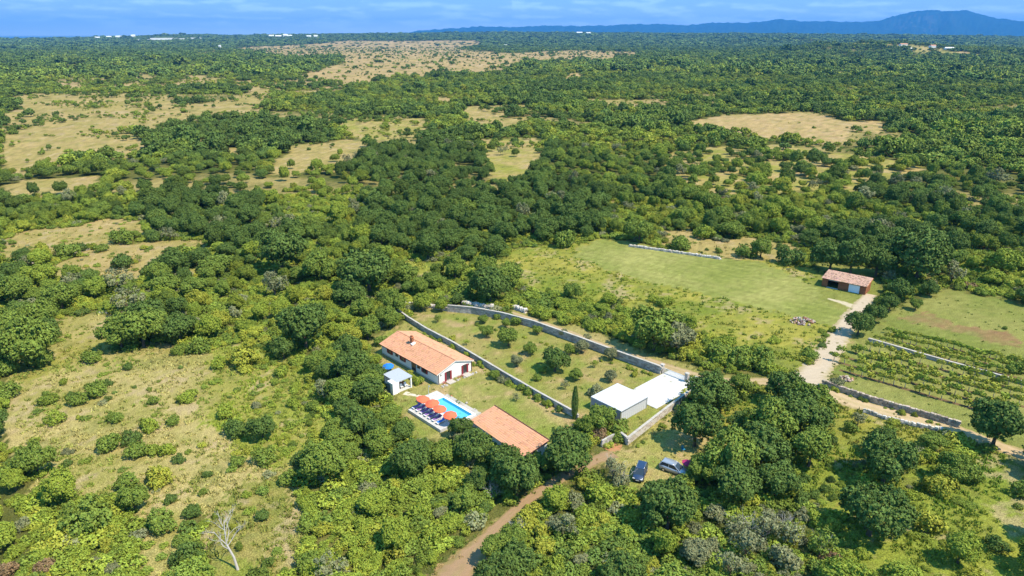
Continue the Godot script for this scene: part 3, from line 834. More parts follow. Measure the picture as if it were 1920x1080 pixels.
func make_shed():
	var F := Vector2(95.87, -173.53)
	var th := deg_to_rad(-40.0)
	var u := Vector2(cos(th), -sin(th))
	var w := Vector2(sin(th), cos(th))
	var L := 5.6
	var W := 2.6
	var o := thing("brick_shed", "red brick shed with an open bay and a white garage door", "shed", v3(F - u * L - w * W), th)
	var h := 2.35
	var hb := 3.1
	# front wall in piers either side of the open bay and the door
	var st := begin()
	var xs := [-1.0, -0.74, -0.24, 0.24, 0.74, 1.0]
	for k in [0, 2, 4]:
		brickwork(st, Vector3(lerpf(-L, L, (xs[k] + 1.0) / 2.0), 0, W), Vector3(lerpf(-L, L, (xs[k + 1] + 1.0) / 2.0), 0, W), h)
	brickwork(st, Vector3(L, 0, W), Vector3(L, 0, -W), h, hb)
	brickwork(st, Vector3(-L, 0, -W), Vector3(-L, 0, W), hb, h)
	brickwork(st, Vector3(L, 0, -W), Vector3(-L, 0, -W), hb)
	done(st, "brickwork", M.brick, o).set_meta("kind", "stuff")
	box("lintel", Vector3(-0.49 * L, h - 0.12, W), Vector3(0.5 * L, 0.24, 0.22), M.concrete, o)
	box("lintel", Vector3(0.49 * L, h - 0.12, W), Vector3(0.5 * L, 0.24, 0.22), M.concrete, o)
	box("partition", Vector3(-0.1 * L, 1.1, 0), Vector3(0.15, 2.2, 2 * W - 0.3), M.stone, o)
	var d := box("garage_door", Vector3(0.49 * L, 1.05, W - 0.02), Vector3(0.5 * L, 2.1, 0.1), M.door_white, o)
	st = begin()
	for k in 5:
		bx(st, Vector3(0.49 * L, 0.25 + k * 0.42, W + 0.045), Vector3(0.5 * L - 0.1, 0.36, 0.03))
	done(st, "door_panel", M.door_white, d)
	box("threshold", Vector3(-0.49 * L, 0.06, W + 0.2), Vector3(0.52 * L, 0.12, 0.6), M.concrete, o)
	tiled_roof("roof_tiles", o, Vector3(-L - 0.3, hb + 0.28, -W - 0.3), Vector3(2 * L + 0.6, 0, 0), Vector3(0, -(hb - h) * 1.15 - 0.05, 2 * W + 0.75), M.old_tile, 0.5, 0.42, 0.5)
	st = begin()
	bxb(st, Basis(Vector3.RIGHT, atan((hb - h) / (2 * W))), Vector3(L + 0.3, (hb + h) / 2 + 0.1, 0.06), Vector3(0.12, 0.2, 2 * W + 0.7))
	done(st, "verge_board", M.terracotta, o)

func brickwork(st: SurfaceTool, a: Vector3, b: Vector3, h0: float, h1 := -1.0):
	if h1 < 0.0: h1 = h0
	var d := (b - a)
	var yaw := atan2(-d.z, d.x)
	var n := maxi(1, roundi(d.length() / 0.5))
	for j in 12:
		for i in n:
			var f := (i + 0.5) / n
			var y := 0.125 + j * 0.25
			if y + 0.12 > lerpf(h0, h1, f): continue
			var t := rng.randf_range(0.7, 1.25)
			if rng.randf() < 0.10: t *= 1.5
			st.set_color(Color(t, t * rng.randf_range(0.9, 1.15), t * rng.randf_range(0.8, 1.3)))
			bx(st, a.lerp(b, f) + Vector3.UP * y, Vector3(d.length() / n - 0.015, 0.236, 0.2 + rng.randf() * 0.02), yaw)
	# mortar core
	st.set_color(Color(0.9, 1.6, 2.6) * 0.7)
	var s := Vector3(-d.z, 0, d.x).normalized() * 0.075
	for k in [-1, 1]:
		quad(st, a + s * k, a + s * k + Vector3.UP * h0, b + s * k + Vector3.UP * h1, b + s * k)

func stone_wall(called: String, label: String, pts: Array, h: float, thick: float, cap: float, shade: Color, rough: float, stones_high := 4):
	var o := thing(called, label, "wall", v3(pts[0]))
	var st := begin()
	var sc := begin()
	for i in pts.size() - 1:
		var a: Vector2 = pts[i] - pts[0]
		var b: Vector2 = pts[i + 1] - pts[0]
		var d := b - a
		var yaw := atan2(-d.y, d.x)
		for j in stones_high:
			var s := -0.2 * rng.randf()
			while s < d.length():
				var ln := rng.randf_range(0.35, 0.85)
				var hh := h / stones_high
				var t := rng.randf_range(0.6, 1.2)
				st.set_color(Color(shade.r * t, shade.g * t * rng.randf_range(0.95, 1.03), shade.b * t * rng.randf_range(0.9, 1.05)))
				var p := a + d.normalized() * clampf(s + ln / 2, 0, d.length())
				var jit := rough * rng.randf_range(-1, 1)
				bxb(st, Basis(Vector3.UP, yaw + rough * rng.randf_range(-0.8, 0.8)) * Basis(Vector3.BACK, rough * rng.randf_range(-0.6, 0.6)), v3(p, hh * (j + 0.5) + rough * rng.randf_range(-0.3, 0.3)), Vector3(ln * 0.97, hh * (0.97 + rough * rng.randf_range(0, 0.5)), thick + jit * 0.4), 1.0 - rough * 0.5)
				s += ln
		if cap > 0.0:
			var n := maxi(1, roundi(d.length() / 0.9))
			for k in n:
				var t := rng.randf_range(0.85, 1.1)
				sc.set_color(Color(t, t * 0.99, t * 0.96))
				bx(sc, v3(a.lerp(b, (k + 0.5) / n), h + cap / 2 + rng.randf() * 0.03), Vector3(d.length() / n - 0.02, cap, thick + 0.1 + rng.randf() * 0.04), yaw)
	done(st, "stonework", M.stone, o).set_meta("kind", "stuff")
	if cap > 0.0:
		done(sc, "coping", M.pale_stone, o).set_meta("kind", "stuff")
	return o

func make_walls():
	stone_wall("boundary_wall", "grey stone wall with pale coping between farmhouse garden and orchard", [Vector2(-33.35, -166.83), Vector2(-25.69, -155.38), Vector2(-20.24, -148.27), Vector2(-13.3, -140.55), Vector2(-1.1, -125.14), Vector2(5.2, -117.42), Vector2(10.53, -111.21), Vector2(11.95, -109.32)], 1.15, 0.32, 0.1, Color(0.85, 0.83, 0.82), 0.05)
	stone_wall("boundary_wall", "long stone wall with pale coping along the far side of the orchard", [Vector2(-16.36, -161.65), Vector2(-10.15, -160.22), Vector2(-2.65, -156.73), Vector2(5.15, -151.43), Vector2(14.68, -142.56), Vector2(23.25, -134.29), Vector2(30.89, -127.27)], 1.7, 0.4, 0.14, Color(0.82, 0.80, 0.80), 0.07, 5)
	stone_wall("rubble_wall", "collapsed pale rubble wall behind the upper orchard corner", [Vector2(-34.06, -166.07), Vector2(-30.58, -165.32), Vector2(-25.12, -166.07), Vector2(-20, -163.83), Vector2(-16.39, -162.01)], 0.9, 0.8, 0.0, Color(1.2, 1.15, 1.1), 0.4, 3)
	stone_wall("rubble_wall", "heap of white boulders in the shade beyond the orchard wall", [Vector2(-12.87, -166.45), Vector2(-8.98, -164.2), Vector2(-4.81, -163.1)], 1.2, 1.4, 0.0, Color(1.15, 1.12, 1.1), 0.5, 3)
	stone_wall("rubble_wall", "short pile of pale boulders on the brush edge beyond the wall", [Vector2(0.28, -163.83), Vector2(3.39, -160.93)], 1.0, 1.2, 0.0, Color(1.25, 1.2, 1.15), 0.5, 3)
	stone_wall("retaining_wall", "sunlit cream stone wall between the concrete drive and parking ground", [Vector2(19.84, -100.95), Vector2(27.55, -109.88), Vector2(34.86, -118.05)], 1.35, 0.35, 0.1, Color(1.15, 1.08, 1.0), 0.04)
	stone_wall("retaining_wall", "short return of the cream wall below the garage corner", [Vector2(18.91, -102.77), Vector2(19.85, -101.03)], 1.35, 0.33, 0.1, Color(1.1, 1.05, 1.0), 0.04)
	stone_wall("garden_wall", "stub of grey block wall beside the rust coloured bush", [Vector2(15.35, -100.3), Vector2(16.59, -101.44), Vector2(17.63, -102.27)], 1.3, 0.3, 0.0, Color(0.85, 0.85, 0.86), 0.05)
	stone_wall("low_wall", "low white kerb wall running beside the slab to the gate", [Vector2(36.57, -122.4), Vector2(38.21, -123.76)], 0.8, 0.4, 0.1, Color(1.1, 1.05, 1.0), 0.04, 2)
	stone_wall("dry_stone_wall", "brown dry stone wall under the lower vineyard", [Vector2(62.6, -122.4), Vector2(65.29, -119.33), Vector2(69.53, -115.15), Vector2(73.84, -111.79), Vector2(77.94, -108.58), Vector2(80.23, -106.59)], 1.25, 0.6, 0.0, Color(0.80, 0.70, 0.60), 0.25, 4)
	stone_wall("dry_stone_wall", "low tumbled grey stone wall on the meadow side of the lane", [Vector2(65.75, -111.98), Vector2(68.58, -109.32), Vector2(72.27, -107.12), Vector2(76.42, -105.17)], 0.7, 0.6, 0.0, Color(1.0, 0.97, 0.92), 0.4, 2)
	stone_wall("terrace_wall", "straight grey wall dividing the two vineyard plots", [Vector2(82.15, -143.44), Vector2(87.78, -137.5), Vector2(93.64, -131.45), Vector2(99.23, -126.08), Vector2(104.23, -121.51)], 0.75, 0.45, 0.12, Color(0.78, 0.80, 0.86), 0.06, 3)
	stone_wall("dry_stone_wall", "thin line of pale stones along the top of the left meadow", [Vector2(-104.7, -160.22), Vector2(-101.37, -161.29), Vector2(-97.66, -162.01)], 0.6, 0.8, 0.0, Color(1.2, 1.15, 1.1), 0.4, 2)
	stone_wall("dry_stone_wall", "grey stone row along the far edge of the mown strip", [Vector2(39.28, -219.23), Vector2(47.36, -214.98), Vector2(58.19, -209.16), Vector2(65.63, -205.25)], 0.7, 0.8, 0.0, Color(1.1, 1.08, 1.05), 0.35, 2)
	stone_wall("dry_stone_wall", "broken pale stones between the two dry clearings on the left", [Vector2(-148.61, -200.94), Vector2(-146.41, -205.25), Vector2(-142.07, -212.04), Vector2(-135.69, -219.23)], 0.5, 0.6, 0.0, Color(1.05, 1.02, 0.95), 0.5, 1)
	# gate
	var th := deg_to_rad(-46.0)
	var spots := [[Vector2(31.33, -127.75), "stone gate pillar joined to the long orchard wall", 1.9], [Vector2(35.5, -123.76), "stone gate pillar between the sliding gate and the footgate", 1.9], [Vector2(37.06, -122.63), "stone pillar at the right side of the footgate", 1.6]]
	for s in spots:
		var p := thing("gate_pillar", s[1], "pillar", v3(s[0]), th, "pillars of the entrance gate")
		var st := begin()
		for j in 5:
			var t := rng.randf_range(0.8, 1.15)
			st.set_color(Color(t, t * 0.98, t * 0.95))
			bx(st, Vector3(0, s[2] / 5.0 * (j + 0.5), 0), Vector3(0.62 + rng.randf() * 0.04, s[2] / 5.0 - 0.015, 0.62 + rng.randf() * 0.04), rng.randf_range(-0.04, 0.04))
		done(st, "shaft", M.pale_stone, p)
		var c := begin()
		bx(c, Vector3(0, s[2] + 0.07, 0), Vector3(0.86, 0.14, 0.86), 0.0, 0.86)
		done(c, "capstone", M.pale_stone, p)
	for k in 2:
		var a: Vector2 = spots[k][0]
		var b: Vector2 = spots[k + 1][0]
		var g := thing("gate", ["white barred sliding gate across the concrete drive", "narrow white barred footgate beside the sliding gate"][k], "gate", v3((a + b) / 2.0), th)
		var len := a.distance_to(b) - 0.75
		for y in [0.12, 1.2]:
			box("rail", Vector3(0, y, 0), Vector3(len, 0.09, 0.06), M.frame, g)
		var n := int(len / 0.16)
		for i in n:
			box("bar", Vector3(-len / 2 + (i + 0.5) * len / n, 0.66, 0), Vector3(0.05, 1.0, 0.03), M.frame, g)

func make_pool():
	var A := Vector2(-13.31, -116.38)
	var th := deg_to_rad(-46.4)
	var u := Vector2(cos(th), -sin(th))
	var w := Vector2(sin(th), cos(th))
	var L := 4.4
	var W := 1.9
	var o := thing("swimming_pool", "rectangular turquoise swimming pool with white coping and corner steps", "pool", v3(A + u * L + w * W, 0.06), th)
	# basin above a pit; the terrace round it stands 0.5 m proud of the lawn floor of the basin
	var floor_y := 0.03
	box("basin_floor", Vector3(0, floor_y - 0.02, 0), Vector3(2 * L, 0.04, 2 * W), M.pool_tile, o)
	var top := 0.52
	for s in [-1, 1]:
		box("basin_wall", Vector3(0, top / 2, s * (W + 0.06)), Vector3(2 * L + 0.24, top, 0.12), M.pool_tile, o)
		box("basin_wall", Vector3(s * (L + 0.06), top / 2, 0), Vector3(0.12, top, 2 * W), M.pool_tile, o)
		box("coping", Vector3(0, top + 0.03, s * (W + 0.2)), Vector3(2 * L + 0.84, 0.06, 0.44), M.white, o)
		box("coping", Vector3(s * (L + 0.2), top + 0.03, 0), Vector3(0.44, 0.06, 2 * W - 0.04), M.white, o)
	for k in 3:
		box("step", Vector3(-L + 0.25 + k * 0.42, 0.2 - k * 0.06, 0.9), Vector3(0.4, 0.4 - k * 0.12, 1.8), M.white, o)
	var st := begin()
	var n := 12
	quad(st, Vector3(-L, top - 0.1, -W), Vector3(L, top - 0.1, -W), Vector3(L, top - 0.1, W), Vector3(-L, top - 0.1, W))
	done(st, "water", M.water, o)
	var terrace := thing("pool_terrace", "pale stone terrace round the swimming pool", "", v3(A + u * L + w * W), th)
	terrace.set_meta("kind", "structure")
	var y := 0.27
	var rects := [[-L - 1.7, -0.2, 2.6, 2 * W + 1.2, M.concrete], [0.3, -W - 0.95, 2 * L + 1.6, 1.06, M.pale_stone], [-0.4, W + 2.1, 2 * L + 1.0, 3.36, M.concrete], [L + 0.85, 0.0, 0.86, 2 * W + 0.8, M.pale_stone]]
	for a in rects:
		var nx := maxi(1, roundi(a[2] / 0.8))
		var nz := maxi(1, roundi(a[3] / 0.8))
		box("terrace_base", Vector3(a[0], y, a[1]), Vector3(a[2], 0.54, a[3]), a[4], terrace)
		var sl := begin()
		for i in nx:
			for j in nz:
				var t := rng.randf_range(0.85, 1.08)
				sl.set_color(Color(t, t * rng.randf_range(0.96, 1.0), t * rng.randf_range(0.9, 1.0)))
				bx(sl, Vector3(a[0] - a[2] / 2 + (i + 0.5) * a[2] / nx, 0.555, a[1] - a[3] / 2 + (j + 0.5) * a[3] / nz), Vector3(a[2] / nx - 0.02, 0.04, a[3] / nz - 0.02))
		done(sl, "paving", a[4], terrace).set_meta("kind", "stuff")
	var ty := 0.58
	# sun loungers in a row, heads to the pool
	var words := ["first by the pavilion", "second from the pavilion end", "third from the pavilion end", "fourth from the pavilion end", "fifth from the pavilion end", "sixth from the pavilion end", "last from the pavilion"]
	for k in 7:
		var p: Vector2 = A + u * (-0.35 + k * 1.22) + w * (6.0)
		var t := thing("sun_lounger", "white sun lounger with %s cushion, %s of the row" % ["a bright blue" if k == 6 else "a purple", words[k].replace(", ", " ")], "sun lounger", v3(p, ty), th + rng.randf_range(-0.06, 0.06), "sun loungers beside the pool")
		box("frame", Vector3(0, 0.3, 0.0), Vector3(0.68, 0.07, 1.9), M.plastic, t)
		for q in [[-1, -1], [1, -1], [1, 1], [-1, 1]]:
			box("leg", Vector3(q[0] * 0.28, 0.14, q[1] * 0.78), Vector3(0.07, 0.27, 0.07), M.plastic, t)
		var bk := begin()
		bxb(bk, Basis(Vector3.RIGHT, 0.5), Vector3(0, 0.52, -0.72), Vector3(0.66, 0.06, 0.75))
		done(bk, "backrest", M.plastic, t)
		var cu := begin()
		bx(cu, Vector3(0, 0.37, 0.22), Vector3(0.6, 0.07, 1.1))
		bxb(cu, Basis(Vector3.RIGHT, 0.5), Vector3(0, 0.59, -0.7), Vector3(0.6, 0.07, 0.7))
		done(cu, "cushion", M.blue if k == 6 else M.purple, t)
	var at := [[0.75, 5.1, "first orange parasol, at the pavilion end of the row"], [3.35, 5.15, "second orange parasol from the pavilion end of the pool"], [5.75, 5.15, "third orange parasol from the pavilion, over the purple loungers"], [8.7, 5.2, "last orange parasol, standing alone by the near pool end"]]
	for a in at:
		parasol(v3(A + u * a[0] + w * a[1], ty), rng.randf_range(1.12, 1.36), rng.randf_range(1.8, 2.1), M.orange, a[2], "orange parasols by the pool", rng.randf_range(-0.32, 0.32))
	var pole := thing("pool_shower", "slim grey shower post at the head of the pool terrace", "shower", v3(Vector2(-16.21, -117.42)), th)
	var s2 := begin()
	tube(s2, [Vector3(0, 0, 0), Vector3(0, 2.5, 0), Vector3(0.1, 2.6, 0), Vector3(0.35, 2.6, 0)], [0.06, 0.05, 0.05, 0.05], 8)
	done(s2, "post", M.steel, pole)
	box("shower_head", Vector3(0.4, 2.55, 0), Vector3(0.22, 0.05, 0.22), M.steel, pole)
	box("base", Vector3(0, 0.05, 0), Vector3(0.5, 0.1, 0.5), M.concrete, pole)
	for a in [[Vector2(-10.4, -114.75), "dark planter pot with a bushy plant on the far pool edge"], [Vector2(-9.93, -113.94), "second planter pot beside the first on the far pool edge"], [Vector2(-11.83, -117.21), "small dark planter on the lawn behind the pool"]]:
		var t := thing("plant_pot", a[1], "plant pot", v3(a[0]), 0.0, "pots by the pool")
		var ps := begin()
		tube(ps, [Vector3(0, 0, 0), Vector3(0, 0.5, 0)], [0.2, 0.3], 10)
		done(ps, "pot", M.terracotta, t)
		put(leaf_ball(410, 90, 0.22), "foliage", M.leaf[0], t, Vector3(0, 0.35, 0)).scale = Vector3.ONE * 0.5
	for a in [[Vector2(-8.68, -114.95), 0.55, "pale boulder on the lawn right of the pool pots"], [Vector2(-6.69, -111.98), 0.6, "pale boulder near the outbuilding corner"], [Vector2(-5.96, -111.21), 0.45, "smaller pale boulder by the outbuilding corner"], [Vector2(-7.03, -112.76), 0.4, "low pale stone between pool and outbuilding"]]:
		var ps := begin()
		bxb(ps, Basis(Vector3(1, 1, 0).normalized(), 0.4), Vector3(0, a[1] * 0.3, 0), Vector3(a[1], a[1] * 0.7, a[1] * 0.8), 0.6)
		tag(done(ps, "boulder", M.pale_stone, self, v3(a[0])), a[2], "boulder", "boulders between pool and outbuilding")

func parasol(at: Vector3, r: float, h: float, m: Material, label: String, group: String, tilt := 0.0):
	var t := thing("parasol", label, "parasol", at, rng.randf() * TAU, group)
	var st := begin()
	tube(st, [Vector3.ZERO, Vector3(0, h + 0.55, 0)], [0.03, 0.025], 6)
	done(st, "pole", M.steel, t)
	box("base", Vector3(0, 0.05, 0), Vector3(0.5, 0.1, 0.5), M.concrete, t)
	st = begin()
	var b := Basis(Vector3.RIGHT, tilt)
	var top := Vector3(0, h + 0.5, 0)
	for k in 8:
		var pts := []
		for q in [k, k + 0.5, k + 1]:
			var sag := 0.93 if q == k + 0.5 else 1.0
			pts.append([top + b * Vector3(cos(TAU * q / 8) * r * 0.5, -0.19, sin(TAU * q / 8) * r * 0.5), top + b * Vector3(cos(TAU * q / 8) * r * sag, -0.52, sin(TAU * q / 8) * r * sag)])
		for j in 2:
			tri(st, top, pts[j][0], pts[j + 1][0])
			quad(st, pts[j][0], pts[j][1], pts[j + 1][1], pts[j + 1][0])
			quad(st, pts[j][1], pts[j][1] - Vector3.UP * 0.13, pts[j + 1][1] - Vector3.UP * 0.13, pts[j + 1][1])
	done(st, "canopy", m, t)
	for k in 8:
		var rb := begin()
		tube(rb, [top + b * Vector3(0, -0.05, 0), top + b * Vector3(cos(TAU * k / 8) * r * 0.98, -0.55, sin(TAU * k / 8) * r * 0.98)], [0.014, 0.01], 4)
		done(rb, "rib", M.steel, t)

# ---------------------------------------------------------------- cars
func make_car(called: String, label: String, at: Vector2, turn: float, paint: Material) -> Node3D:
	# local +z is the nose
	var o := thing(called, label, "car", v3(at), turn, "cars on the parking ground")
	var lower := [[-2.2, 0.62, 0.45, 0.9], [-2.12, 0.84, 0.3, 1.02], [-1.3, 0.9, 0.25, 1.05], [0.8, 0.9, 0.25, 1.0], [1.5, 0.88, 0.25, 0.93], [2.05, 0.8, 0.3, 0.8], [2.2, 0.62, 0.42, 0.68]]
	var st := begin()
	st.set_smooth_group(1)
	hull(st, lower)
	done(st, "body", paint, o)
	st = begin()
	var roof := [[-2.0, 0.66, 1.1], [-1.75, 0.66, 1.6], [-0.4, 0.68, 1.66], [0.35, 0.66, 1.6], [0.5, 0.62, 1.55]]
	# greenhouse: belt line to roof, glass all round
	var belt := [[-2.08, 0.82, 1.03], [0.5, 0.86, 1.01], [1.35, 0.78, 0.96]]
	var g := begin()
	var rt := [Vector3(-0.66, 1.58, -1.72), Vector3(0.66, 1.58, -1.72), Vector3(0.67, 1.58, 0.42), Vector3(-0.67, 1.58, 0.42)]
	var bt := [Vector3(-0.8, 1.0, -2.1), Vector3(0.8, 1.0, -2.1), Vector3(0.8, 0.96, 1.32), Vector3(-0.8, 0.96, 1.32)]
	for k in [1, 3]:
		quad(g, bt[k], bt[(k + 1) % 4], rt[(k + 1) % 4], rt[k])
	done(g, "side_window", M.glass, o)
	g = begin()
	quad(g, bt[2], bt[3], rt[3], rt[2])
	done(g, "windscreen", M.glass, o)
	g = begin()
	quad(g, bt[0], bt[1], rt[1], rt[0])
	done(g, "rear_window", M.glass, o)
	st = begin()
	for k in 4:
		var p: Vector3 = bt[k] * Vector3(1.015, 1, 1.01)
		var q: Vector3 = rt[k] * Vector3(1.015, 1, 1.01)
		tube(st, [p, q], [0.07, 0.06], 4)
	for s in [-1, 1]:
		tube(st, [Vector3(s * 0.78, 1.0, -0.55), Vector3(s * 0.68, 1.58, -0.55)], [0.05, 0.05], 4)
	done(st, "pillar", paint, o)
	st = begin()
	st.set_smooth_group(2)
	for i in 4:
		var z0 := lerpf(-1.78, 0.46, i / 4.0)
		var z1 := lerpf(-1.78, 0.46, (i + 1) / 4.0)
		for j in 6:
			var x0 := lerpf(-0.7, 0.7, j / 6.0)
			var x1 := lerpf(-0.7, 0.7, (j + 1) / 6.0)
			var f := func(x, z): return Vector3(x, 1.60 + 0.07 * (1.0 - x * x / 0.49) * (1.0 - pow((z + 0.66) / 1.15, 2)), z)
			quad(st, f.call(x0, z1), f.call(x1, z1), f.call(x1, z0), f.call(x0, z0))
	done(st, "roof_panel", paint, o)
	for s in [-1, 1]:
		st = begin()
		tube(st, [Vector3(s * 0.6, 1.62, -1.6), Vector3(s * 0.62, 1.72, -1.4), Vector3(s * 0.62, 1.72, 0.1), Vector3(s * 0.6, 1.64, 0.3)], [0.025, 0.03, 0.03, 0.025], 6)
		done(st, "roof_rail", M.steel, o)
		box("headlight", Vector3(s * 0.6, 0.72, 2.06), Vector3(0.34, 0.14, 0.22), M.lamp, o)
		box("tail_light", Vector3(s * 0.72, 0.88, -2.13), Vector3(0.16, 0.3, 0.1), M.tail, o)
		box("mirror", Vector3(s * 0.95, 1.05, 0.85), Vector3(0.18, 0.13, 0.1), paint, o)
		for z in [-1.32, 1.36]:
			var wh := begin()
			tube(wh, [Vector3(s * 0.68, 0.33, z), Vector3(s * 0.9, 0.33, z)], [0.33, 0.33], 16)
			var t := done(wh, "wheel", M.rubber, o)
			var rm := begin()
			tube(rm, [Vector3(s * 0.885, 0.33, z), Vector3(s * 0.912, 0.33, z)], [0.2, 0.19], 12)
			done(rm, "rim", M.steel, t)
	box("number_plate", Vector3(0, 0.5, 2.2), Vector3(0.5, 0.11, 0.03), M.white, o)
	box("bumper", Vector3(0, 0.4, 2.12), Vector3(1.3, 0.16, 0.16), M.dark, o)
	box("bumper", Vector3(0, 0.45, -2.16), Vector3(1.3, 0.16, 0.12), M.dark, o)
	return o

func hull(st: SurfaceTool, a: Array):
	var rings := []
	for s in a:
		var z: float = s[0]
		rings.append([Vector3(-s[1] * 0.93, s[2], z), Vector3(-s[1], lerpf(s[2], s[3], 0.5), z), Vector3(-s[1] * 0.96, s[3] - 0.05, z), Vector3(-s[1] * 0.85, s[3], z), Vector3(0, s[3] + 0.03, z), Vector3(s[1] * 0.85, s[3], z), Vector3(s[1] * 0.96, s[3] - 0.05, z), Vector3(s[1], lerpf(s[2], s[3], 0.5), z), Vector3(s[1] * 0.93, s[2], z)])
	for i in rings.size() - 1:
		for k in 8:
			quad(st, rings[i][k], rings[i + 1][k], rings[i + 1][k + 1], rings[i][k + 1])
		quad(st, rings[i][8], rings[i + 1][8], rings[i + 1][0], rings[i][0])
	for e in [rings[0], rings[-1]]:
		for k in range(1, 8):
			tri(st, e[0], e[k], e[k + 1])

func make_cars_and_parasols():
	make_car("parked_car", "dark navy blue car with silver roof rails parked on dry grass", Vector2(20.5, -92.2), deg_to_rad(-22.0), M.navy)
	make_car("parked_car", "silver car parked half under the tree beside the pink parasol", Vector2(26.03, -93.27), deg_to_rad(55.0), M.silver)
	parasol(v3(Vector2(28.52, -93.56)), 1.05, 1.4, M.pink, "magenta pink parasol at the edge of the parking ground", "", 0.2)
	chair(v3(Vector2(29.02, -99.01)), 0.6, "turquoise garden chair in the shade near the pink parasol", "", M.tarp)
	parasol(v3(Vector2(-25.74, -127.03)), 1.25, 1.9, M.blue, "bright blue parasol behind the garden pavilion", "", 0.1)
	var p := v3(Vector2(-25.45, -127.27))
	var t := thing("garden_table", "low pale table under the blue parasol", "table", p, 0.3)
	table_parts(t, 0.8, 0.8, M.plastic)
	chair(p + Vector3(0.9, 0, 0.5), 2.0, "white chair on the pavilion side of the blue parasol", "chairs under the blue parasol")
	chair(p + Vector3(-0.8, 0, 0.6), 3.5, "white chair on the wood side of the blue parasol", "chairs under the blue parasol")

func make_yard_things():
	for a in [[Vector2(71.53, -154.71), 2.9, 1.1, 70, "heap of broken tiles and stones on the meadow near the gravel road"], [Vector2(68.38, -124.68), 1.4, 0.5, 26, "small heap of red tiles at the vineyard corner"]]:
		var o := thing("rubble_heap", a[4], "rubble heap", v3(a[0]))
		var st := begin()
		for k in a[3]:
			var r: float = a[1] * sqrt(rng.randf())
			var an := rng.randf() * TAU
			var t := rng.randf_range(0.5, 1.25)
			st.set_color(Color(t * 1.15, t * rng.randf_range(0.8, 1.0), t * rng.randf_range(0.65, 0.95)) if rng.randf() < 0.75 else Color(t, t * 0.55, t * 0.4))
			var s := rng.randf_range(0.35, 0.75)
			bxb(st, Basis.from_euler(Vector3(rng.randf() * 3, rng.randf() * 3, rng.randf() * 3)), Vector3(cos(an) * r, a[2] * (1.0 - r / a[1]) + 0.1, sin(an) * r * 0.8), Vector3(s, s * 0.6, s * 0.8), 0.8)
		done(st, "stone", M.pale_stone, o).set_meta("kind", "stuff")

# ---------------------------------------------------------------- far buildings
func far_house(p: Vector2, w: float, d: float, h: float, turn: float, roof: Material, label: String, flat := false):
	var o := thing("distant_house" if not flat else "distant_hall", label, "house" if not flat else "hall", Vector3(p.x, height(p.x, p.y), p.y), turn)
	box("wall", Vector3(0, h / 2, 0), Vector3(w, h, d), M.white, o)
	var st := begin()
	if flat:
		bx(st, Vector3(0, h + 0.4, 0), Vector3(w + 0.8, 0.8, d + 0.8))
	else:
		var r := h + d * 0.22
		var e := 0.6
		for s in [-1, 1]:
			quad(st, Vector3(-w / 2 - e, r, 0), Vector3(w / 2 + e, r, 0), Vector3(w / 2 + e, h - 0.2, s * (d / 2 + e)), Vector3(-w / 2 - e, h - 0.2, s * (d / 2 + e)))
			tri(st, Vector3(s * w / 2, h, -d / 2), Vector3(s * w / 2, r - 0.1, 0), Vector3(s * w / 2, h, d / 2))
	done(st, "roof", roof, o)
	if not flat:
		for k in maxi(1, int(w / 5.0)):
			box("window", Vector3(-w / 2 + (k + 0.5) * w / maxi(1, int(w / 5.0)), h * 0.55, d / 2 + 0.05), Vector3(1.2, 1.4, 0.12), M.glass, o)

